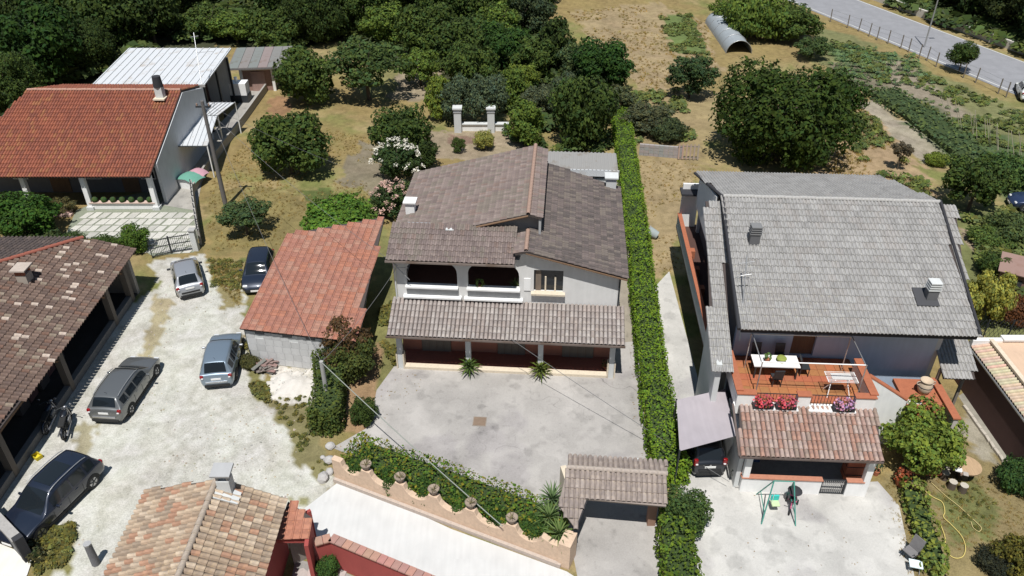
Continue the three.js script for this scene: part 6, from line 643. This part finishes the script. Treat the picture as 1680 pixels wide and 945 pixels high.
// woodland to the left and along the top, and beyond the road
seed(4242);
{
  const wood = (list, label, group, cs) => list.forEach(([x, y, r, h], i) => tree('woodland_tree', label, x, y, r, h, ['broad', 'big', 'broad', 'fine'][i % 4], cs[i % cs.length], { low: 0.03, group }));
  wood([[-40, 120, 4.4, 8], [20, 190, 3.6, 7], [85, 140, 4.2, 8], [30, 90, 4.6, 9], [110, 70, 4.6, 9], [150, 118, 3.2, 6], [180, 82, 4, 7.5], [195, 30, 4.6, 9], [255, 70, 3.8, 7], [240, 15, 4.8, 9], [-20, 30, 5, 10], [55, 20, 5, 10], [125, 5, 5, 10], [300, 20, 4, 8], [-30, 230, 3.4, 6], [70, 100, 3.6, 7]], 'dark woodland tree behind the red roofed house, one of the left-hand mass', 'woodland behind the red roofed house', [DARK, DEEP, [0.03, 0.066, 0.015], DARK, MID]);
  wood([[470, 38, 4.2, 8], [520, 70, 4, 8], [560, 40, 4.4, 9], [600, 62, 3.6, 7], [500, 5, 4.6, 9], [575, 5, 4.6, 9], [425, -5, 4.4, 8], [360, -20, 4.6, 8], [690, 20, 4.2, 8], [655, -10, 4.6, 9], [760, 15, 4.2, 8], [820, 12, 4.4, 8], [870, 0, 4.4, 8], [730, -20, 4.6, 9], [300, -30, 5, 9], [220, -40, 5, 10], [120, -60, 5, 10], [20, -60, 6, 11], [480, -50, 5, 10], [560, -60, 5, 10], [790, -40, 5, 9], [905, -22, 4.2, 7], [880, -50, 5, 9], [965, -48, 4.4, 6.5], [1060, -56, 4.6, 7], [1150, -30, 4.4, 7], [1220, -10, 4, 6], [1110, -60, 5, 8], [1000, -70, 5, 8]], 'dark woodland tree along the top of the scene, left of the road', 'woodland along the top', [DEEP, DARK, MID, DEEP, [0.04, 0.075, 0.02]]);
  wood([[1490, -14, 4.6, 9], [1560, 14, 4.2, 8], [1615, 36, 4.6, 9], [1665, 60, 4.4, 8], [1720, 80, 4.8, 9], [1640, -10, 5, 10], [1700, 20, 5, 10], [1580, -30, 5, 10], [1450, -40, 5, 9], [1520, -60, 5, 10], [1400, -50, 4.4, 8], [1760, 40, 5, 10], [1660, -60, 5, 10], [1330, -55, 4.4, 7]], 'dark tree in the belt beyond the road', 'trees beyond the road', [DARK, DEEP, DARK, [0.045, 0.06, 0.02]]);
}
// ---------------------------------------------------------------- hedges: leaves round a woody core
function hedge(name, label, line, w, h, size, c, o = {}) {                          // line: [x, z] along the foot
  const H = thing(name, label, o.category ?? 'hedge'), pts = [], core = []; seed(line.length * 9 + Math.round(w * 100)); let run = 0;
  for (let i = 0; i < line.length - 1; i++) { const [x0, z0] = line[i], [x1, z1] = line[i + 1], L = Math.hypot(x1 - x0, z1 - z0), ux = (x1 - x0) / L, uz = (z1 - z0) / L, n = Math.round(L * (w + 2 * h) * (o.density ?? 2.2) / (size * size * 2.2));
    for (let k = 0; k < n; k++) { const s = rr(0, 1), a = s * L, hh = h * (0.86 + 0.32 * fbm((run + a) * 0.9, 3.3, 3, 500)), ww = w * (0.86 + 0.36 * fbm((run + a) * 0.8, 8.1, 3, 510)), q = rr(0, w + 2 * h); let p, out; if (q < w) { const t = rr(-0.5, 0.5); p = [t * ww, hh * (1 - 0.35 * t * t) + rr(-0.1, 0.07)]; out = V(0, 1, 0); } else { const sd = q < w + h ? -1 : 1, y = rr(0.02, 1); p = [sd * ww * (0.5 - 0.08 * y) + rr(-0.07, 0.07), hh * y * 0.97]; out = V(-uz * sd, 0.3, ux * sd); } pts.push([V(x0 + ux * a - uz * p[0], p[1], z0 + uz * a + ux * p[0]), out]); }
    const e0 = i === 0 ? 0.45 : 0, e1 = i === line.length - 2 ? 0.45 : 0, cl = Math.max(0.2, L - e0 - e1 + 0.04), mx = (e0 - e1) / 2, ch = o.core ?? 0.74; core.push(boxG(cl, h * ch, w * 0.74, 0, h * ch / 2, 0, Math.atan2(-uz, ux)).translate((x0 + x1) / 2 + ux * mx, 0, (z0 + z1) / 2 + uz * mx));
    for (const [has, x, z, sg] of [[e0, x0, z0, -1], [e1, x1, z1, 1]]) if (has) { const m = Math.round(w * h * (o.density ?? 2.2) * 2.6 / (size * size * 2.2)); for (let k = 0; k < m; k++) { const t = rr(-0.5, 0.5), y = rr(0.02, 1), b = (0.5 - 0.45) + 0.28 * Math.cos(t * 3) * (1 - 0.3 * y) - rr(0.1, 0.5); pts.push([V(x + ux * sg * b - uz * t * w * 0.95, y * h * 0.95, z + uz * sg * b + ux * t * w * 0.95), V(ux * sg, 0.3, uz * sg)]); } }
    run += L; }
  mesh('branches', merged(core), matT(0.035, 0.06, 0.012, T.wood), H); mesh('foliage', leavesG(pts, size, o.tones ?? TONES, line.length + Math.round(h * 10)), leafMat(...c), H); return H;
}
hedge('long_hedge', 'long bright green hedge between the concrete yard and the grey roofed house', px([[1016, 200], [1024, 250], [1035, 330], [1047, 430], [1058, 530], [1068, 620], [1080, 700], [1090, 765], [1102, 800]]), 1.5, 1.35, 0.095, [0.145, 0.235, 0.026], { density: 2.6 });
hedge('lower_hedge', 'green and yellowish hedge below the gateway at the bottom edge', px([[1108, 860], [1104, 900], [1112, 945], [1120, 1000]]), 1.5, 1.3, 0.11, [0.11, 0.17, 0.025], { density: 2.6 });
{
  const d = WALL_B.clone().sub(WALL_A).normalize(), n = V(d.z, 0, -d.x); if (n.z > 0) n.negate(); const off = (k, o) => { const p = WALL_A.clone().addScaledVector(d, k).addScaledVector(n, o); return [p.x, p.z]; }, L = WALL_A.distanceTo(WALL_B);
  hedge('planter_hedge', 'olive and copper-tinged hedge behind the scalloped peach wall', [off(0.1, 0.98), off(2.5, 0.98), off(5, 0.98), off(7.5, 0.95), off(L - 0.5, 0.9)], 1.95, 1.2, 0.1, [0.125, 0.17, 0.03], { density: 2.4, tones: [[1, 1, 1], [0.7, 1.05, 0.8], [1.7, 1.1, 0.8], [0.8, 1.1, 0.9], [1.2, 1.1, 0.8]] });
  const ks = [0.25, 2.0, 3.55, 5.2, 6.9, 8.7]; [1.05, 2.75, 4.35, 6.05, 7.8, 9.6].forEach((k, i) => { const [x, z] = off(k, 0.42); tree('wall_shrub', `clump of green shrub spilling over the scalloped wall, number ${['one', 'two', 'three', 'four', 'five', 'six'][i]} from its left end`, 0, 0, 0.72, 1.4, 'broad', [0.055, 0.11, 0.028], { low: 0.02, category: 'shrub', world: V(x, 0, z) }); });
}
hedge('corner_hedge', 'dark mixed shrub hedge round the concrete post, between shed and yard', px([[540, 610], [545, 650], [540, 690], [535, 715]]), 1.5, 1.6, 0.11, [0.085, 0.115, 0.03], { density: 2.6 });
hedge('garden_hedge', 'loose yellow-green hedge along the lower right yard, beside the dry garden', px([[1490, 800], [1500, 835], [1512, 870], [1525, 905], [1528, 945]]), 1.0, 0.75, 0.15, [0.18, 0.22, 0.05], { density: 2.4, core: 0.45 });
hedge('bramble_bank', 'dark creeper bank under the shaded wall beside the barn gate wall', px([[52, 900], [66, 925]]), 0.6, 0.5, 0.1, [0.06, 0.06, 0.03]);
hedge('field_hedge', 'dense green bean rows with bamboo canes in the right-hand field', px([[1445, 155], [1500, 190], [1560, 235], [1610, 275], [1690, 320]]), 3.4, 0.7, 0.24, [0.085, 0.125, 0.05], { density: 1.6, category: 'crop' });
{ const H = scene.children.at(-1), a = at(1560, 205), b = at(1680, 270); for (let i = 0; i < 16; i++) { const p = a.clone().lerp(b, i / 15).add(V(rr(-0.4, 0.4), 0, rr(-0.6, 0.6))); mesh('cane', bar(V(p.x, 0, p.z), V(p.x + rr(-1.2, -0.4), rr(1.9, 2.6), p.z - rr(0.2, 0.8)), 0.022, 4), matT(0.5, 0.44, 0.33, T.wood), H); } }
// rows of low vegetables, weeds and grass tufts: nobody could count them
function scatter(name, label, category, spots, geos, m, kind = 'stuff') {
  const im = shade(new THREE.InstancedMesh(geos, m, spots.length)); im.name = numbered(name); tag(im, label, category, null, kind); const q = new THREE.Quaternion(); spots.forEach(([x, z, s, sy = s], i) => { im.setMatrixAt(i, new THREE.Matrix4().compose(V(x, 0, z), q.setFromAxisAngle(V(0, 1, 0), (i * 2.4) % 6.28), V(s, sy, s))); const k = rr(0.7, 1.3); im.setColorAt(i, new THREE.Color().setRGB(k * rr(0.9, 1.15), k, k * rr(0.8, 1.1))); }); scene.add(im); return im;
}
{
  seed(99); const tuft = (k, n, w, hgt) => { seed(k); const pos = [], col = [], idx = []; for (let i = 0; i < n; i++) { const a = rr(0, 6.3), r = rr(0, w), b = rr(0, 6.3), x = Math.cos(a) * r, z = Math.sin(a) * r, h = hgt * rr(0.5, 1.1), lx = Math.cos(b) * h * 0.5, lz = Math.sin(b) * h * 0.5, o = pos.length / 3; pos.push(x - 0.02, 0, z, x + 0.02, 0, z + 0.015, x + lx, h, z + lz); const t = rr(0.7, 1.3); col.push(t, t, t, t, t, t, t * 1.1, t * 1.05, t * 0.9); idx.push(o, o + 1, o + 2); } const g = new THREE.BufferGeometry(); g.setAttribute('position', new THREE.Float32BufferAttribute(pos, 3)); g.setAttribute('color', new THREE.Float32BufferAttribute(col, 3)); g.setIndex(idx); g.computeVertexNormals(); return g; };
  const leafy = leavesG([...Array(26)].map((_, i) => { const a = i * 2.4, r = Math.sqrt(i / 26) * 0.5; return [V(Math.cos(a) * r, 0.12 + 0.3 * (1 - r * 1.4) + (i % 3) * 0.05, Math.sin(a) * r), V(Math.cos(a) * 0.5, 1, Math.sin(a) * 0.5)]; }), 0.26, TONES, 5);
  const fill = (poly, n, s0, s1) => { const q = px(poly), xs = q.map((v) => v[0]), zs = q.map((v) => v[1]), r = []; let guard = 0; while (r.length < n && guard++ < n * 40) { const x = rr(Math.min(...xs), Math.max(...xs)), z = rr(Math.min(...zs), Math.max(...zs)); if (inside(q, x, z) && fbm(x / 3, z / 3, 3, 810) > 0.42) r.push([x, z, rr(s0, s1)]); } return r; };
  const rows = (poly, dir, gap, step, s) => { const q = px(poly), c = q.reduce((a, p) => [a[0] + p[0] / q.length, a[1] + p[1] / q.length], [0, 0]), r = [], u = [Math.cos(dir), Math.sin(dir)]; for (let i = -30; i < 30; i++) for (let j = -60; j < 60; j++) { const x = c[0] + u[0] * j * step - u[1] * i * gap + rr(-0.1, 0.1), z = c[1] + u[1] * j * step + u[0] * i * gap + rr(-0.1, 0.1); if (inside(q, x, z) && rnd() > 0.15) r.push([x, z, s * rr(0.7, 1.3)]); } return r; };
  scatter('vegetable_rows', 'rows of low green vegetables in the plot below the road', 'vegetables', [...rows([[1350, 70], [1500, 92], [1520, 130], [1365, 130]], 0.25, 1.5, 0.6, 0.75), ...rows([[1365, 108], [1440, 108], [1505, 165], [1440, 172]], 1.0, 1.3, 0.55, 0.6), ...rows([[1440, 105], [1500, 112], [1600, 190], [1540, 200]], 1.0, 2.2, 0.8, 0.45)], leafy, leafMat(0.11, 0.17, 0.075));
  scatter('field_weeds', 'green weeds and rank grass along the road verge and round the fields', 'weeds', [...fill([[1320, 40], [1640, 170], [1720, 210], [1720, 300], [1600, 250], [1420, 120]], 420, 0.35, 0.85), ...fill([[1390, 180], [1430, 190], [1540, 330], [1500, 340], [1400, 250]], 120, 0.4, 1.0), ...fill([[1600, 330], [1700, 340], [1700, 560], [1610, 440], [1580, 370]], 420, 0.6, 1.3), ...fill([[1080, 28], [1132, 24], [1165, 95], [1100, 85]], 200, 0.4, 0.7), ...fill([[1020, 150], [1120, 150], [1140, 230], [1030, 240]], 180, 0.5, 1.1)], leafy, leafMat(0.13, 0.165, 0.055));
  scatter('undergrowth', 'dark undergrowth between the trees of the middle plot and the woodland', 'undergrowth', [...fill([[0, 130], [120, 140], [380, 60], [460, 90], [560, 60], [650, 100], [960, 165], [960, 120], [880, 40], [885, 0], [0, 0]], 1800, 1.2, 2.8), ...fill([[820, 150], [1010, 160], [1010, 250], [900, 250], [830, 230]], 160, 0.8, 1.6), ...fill([[1400, -10], [1700, 100], [1720, 60], [1500, -40]], 300, 1.5, 3)], leafy, leafMat(0.075, 0.11, 0.035));
  scatter('green_weeds', 'green weeds at the edges of the gravel court and garden', 'weeds', [...fill([[345, 425], [398, 430], [394, 480], [350, 470]], 90, 0.2, 0.45), ...fill([[445, 655], [520, 650], [540, 780], [505, 770], [465, 700]], 60, 0.15, 0.35), ...fill([[405, 565], [428, 600], [440, 660], [415, 640]], 90, 0.3, 0.6), ...fill([[70, 870], [125, 862], [100, 945], [60, 940]], 110, 0.25, 0.5), ...fill([[1540, 790], [1630, 800], [1640, 870], [1560, 880]], 45, 0.12, 0.25), ...fill([[630, 400], [655, 430], [650, 600], [625, 560]], 120, 0.3, 0.6)], leafy, leafMat(0.15, 0.15, 0.05));
  const peb = new THREE.IcosahedronGeometry(0.05, 0), chip = new THREE.PlaneGeometry(0.09, 0.05).rotateX(-1.4).translate(0, 0.02, 0); for (const g of [peb, chip]) g.setAttribute('color', new THREE.Float32BufferAttribute(new Float32Array(g.attributes.position.count * 3).fill(1), 3));
  scatter('loose_stones', 'small loose stones on the gravel court', 'stones', [...fill([[262, 462], [400, 470], [430, 610], [520, 745], [470, 840], [200, 945], [120, 900], [200, 700]], 420, 0.3, 1.1)], peb, new THREE.MeshStandardMaterial({ color: new THREE.Color().setRGB(0.36, 0.33, 0.29), roughness: 1 }));
  scatter('fallen_leaves', 'dry leaves and litter blown along the edges of the concrete yards', 'litter', [...fill([[618, 640], [655, 600], [700, 625], [640, 690], [560, 735]], 60, 0.4, 1.0), ...fill([[1030, 560], [1046, 560], [1064, 770], [1045, 770]], 80, 0.4, 1.0), ...fill([[545, 735], [935, 885], [930, 870], [560, 715]], 90, 0.4, 1.0), ...fill([[1120, 800], [1215, 800], [1475, 830], [1500, 945], [1150, 945]], 50, 0.3, 0.8)], chip, leafMat(0.3, 0.23, 0.14));
  scatter('dry_grass', 'dry yellow grass of the lawns and the field', 'grass', [...fill([[345, 300], [440, 190], [620, 230], [640, 360], [480, 400], [340, 415]], 2600, 0.4, 0.8), ...fill([[930, 20], [1080, 5], [1160, 40], [1180, 120], [1060, 150], [1000, 100]], 1400, 0.7, 1.3), ...fill([[1040, 262], [1145, 270], [1120, 440], [1070, 460]], 500, 0.4, 0.8), ...fill([[1450, 800], [1560, 650], [1700, 820], [1700, 945], [1490, 945]], 1000, 0.3, 0.6), ...fill([[1390, 170], [1420, 180], [1540, 330], [1350, 290]], 700, 0.7, 1.4), ...fill([[345, 430], [398, 430], [392, 505], [345, 450]], 500, 0.5, 0.9)], tuft(3, 12, 0.16, 0.2), leafMat(0.34, 0.27, 0.11));
}
// ---------------------------------------------------------------- rosette plants: every blade a leaf of its own
function rosette(name, label, category, p, r, n, o = {}) {
  const t = thing(name, label, category, p.x, p.z, 0, o.group, p.y), h = o.stem ?? 0.25; mesh('stem', new THREE.CylinderGeometry(0.09, 0.12, h, 8).translate(0, h / 2, 0), M.bark, t); seed(n + Math.round(p.x * 10));
  const blade = [0.9, 1.1].map((k) => { const w = (o.width ?? 0.075) * k, P = [[0, 0.0, w * 0.5], [0.35, 0.22, w], [0.7, 0.26, w * 0.8], [1, 0.1, 0.006]], pos = [], idx = []; P.forEach(([x, y, ww]) => pos.push(x, y * (o.arch ?? 1), -ww / 2, x, y * (o.arch ?? 1) - ww * 0.25, 0, x, y * (o.arch ?? 1), ww / 2)); for (let i = 0; i < 3; i++) for (const j of [0, 1]) { const a = i * 3 + j; idx.push(a, a + 1, a + 3, a + 1, a + 4, a + 3); } const g = new THREE.BufferGeometry(); g.setAttribute('position', new THREE.Float32BufferAttribute(pos, 3)); g.setAttribute('color', new THREE.Float32BufferAttribute(new Float32Array(pos.length).fill(1), 3)); g.setIndex(idx); g.computeVertexNormals(); return g; });
  const cs = o.colours ?? [[0.09, 0.15, 0.03], [0.13, 0.19, 0.045], [0.065, 0.12, 0.025]]; for (let i = 0; i < n; i++) { const e = lerp(-0.35, 1.15, Math.pow(i / n, 0.9)), l = mesh('leaf', blade[i % 2], leafMat(...cs[i % cs.length]), t); l.position.y = h; l.scale.setScalar(r * rr(0.85, 1.1)); l.rotation.set(0, i * 2.399, 0); l.rotateZ(e); }
}
rosette('cycad', 'round palm-like cycad before the porch, left of the two', 'cycad', at(770, 612), 0.72, 46, { stem: 0.3, width: 0.12 }); rosette('cycad', 'round palm-like cycad before the porch, right of the two', 'cycad', at(886, 618), 0.74, 46, { stem: 0.32, width: 0.12, colours: [[0.13, 0.17, 0.03], [0.17, 0.21, 0.04], [0.09, 0.13, 0.025]] });
rosette('yucca', 'spiky yucca nearest the gateway roof, upper one of three', 'yucca', at(905, 845), 0.82, 50, { stem: 1.0, arch: 0.4, colours: [[0.12, 0.19, 0.08], [0.17, 0.25, 0.1], [0.09, 0.15, 0.06]] }); rosette('yucca', 'spiky yucca at the end of the planter hedge, middle one of three', 'yucca', at(900, 876), 0.78, 50, { stem: 1.05, arch: 0.4, colours: [[0.14, 0.21, 0.07], [0.18, 0.25, 0.09], [0.1, 0.16, 0.05]] }); rosette('yucca', 'spiky yucca at the wall end, lowest one of three', 'yucca', at(916, 905), 0.8, 50, { stem: 1.1, arch: 0.4, colours: [[0.14, 0.21, 0.06], [0.2, 0.26, 0.09], [0.1, 0.16, 0.05]] });
{ const p = at(846, 478, 3.95); rosette('loggia_yucca', 'spiky plant on the ledge of the right loggia arch', 'pot plant', p, 0.5, 30, { stem: 0.35, arch: 0.5, colours: [[0.15, 0.22, 0.08], [0.2, 0.26, 0.1]] }); const q = at(787, 472, 4.35), b = thing('loggia_plant', 'small leafy plant on the right loggia parapet', 'pot plant', q.x, q.z, 0, null, q.y); mesh('pot', new THREE.CylinderGeometry(0.12, 0.09, 0.16, 10).translate(0, 0.08, 0), M.terracotta, b); leafBall('foliage', b, 0.3, 0.26, 50, [0.12, 0.18, 0.06], V(0, 0.32, 0), 41, 0.11); }
renderer.render(scene, camera);
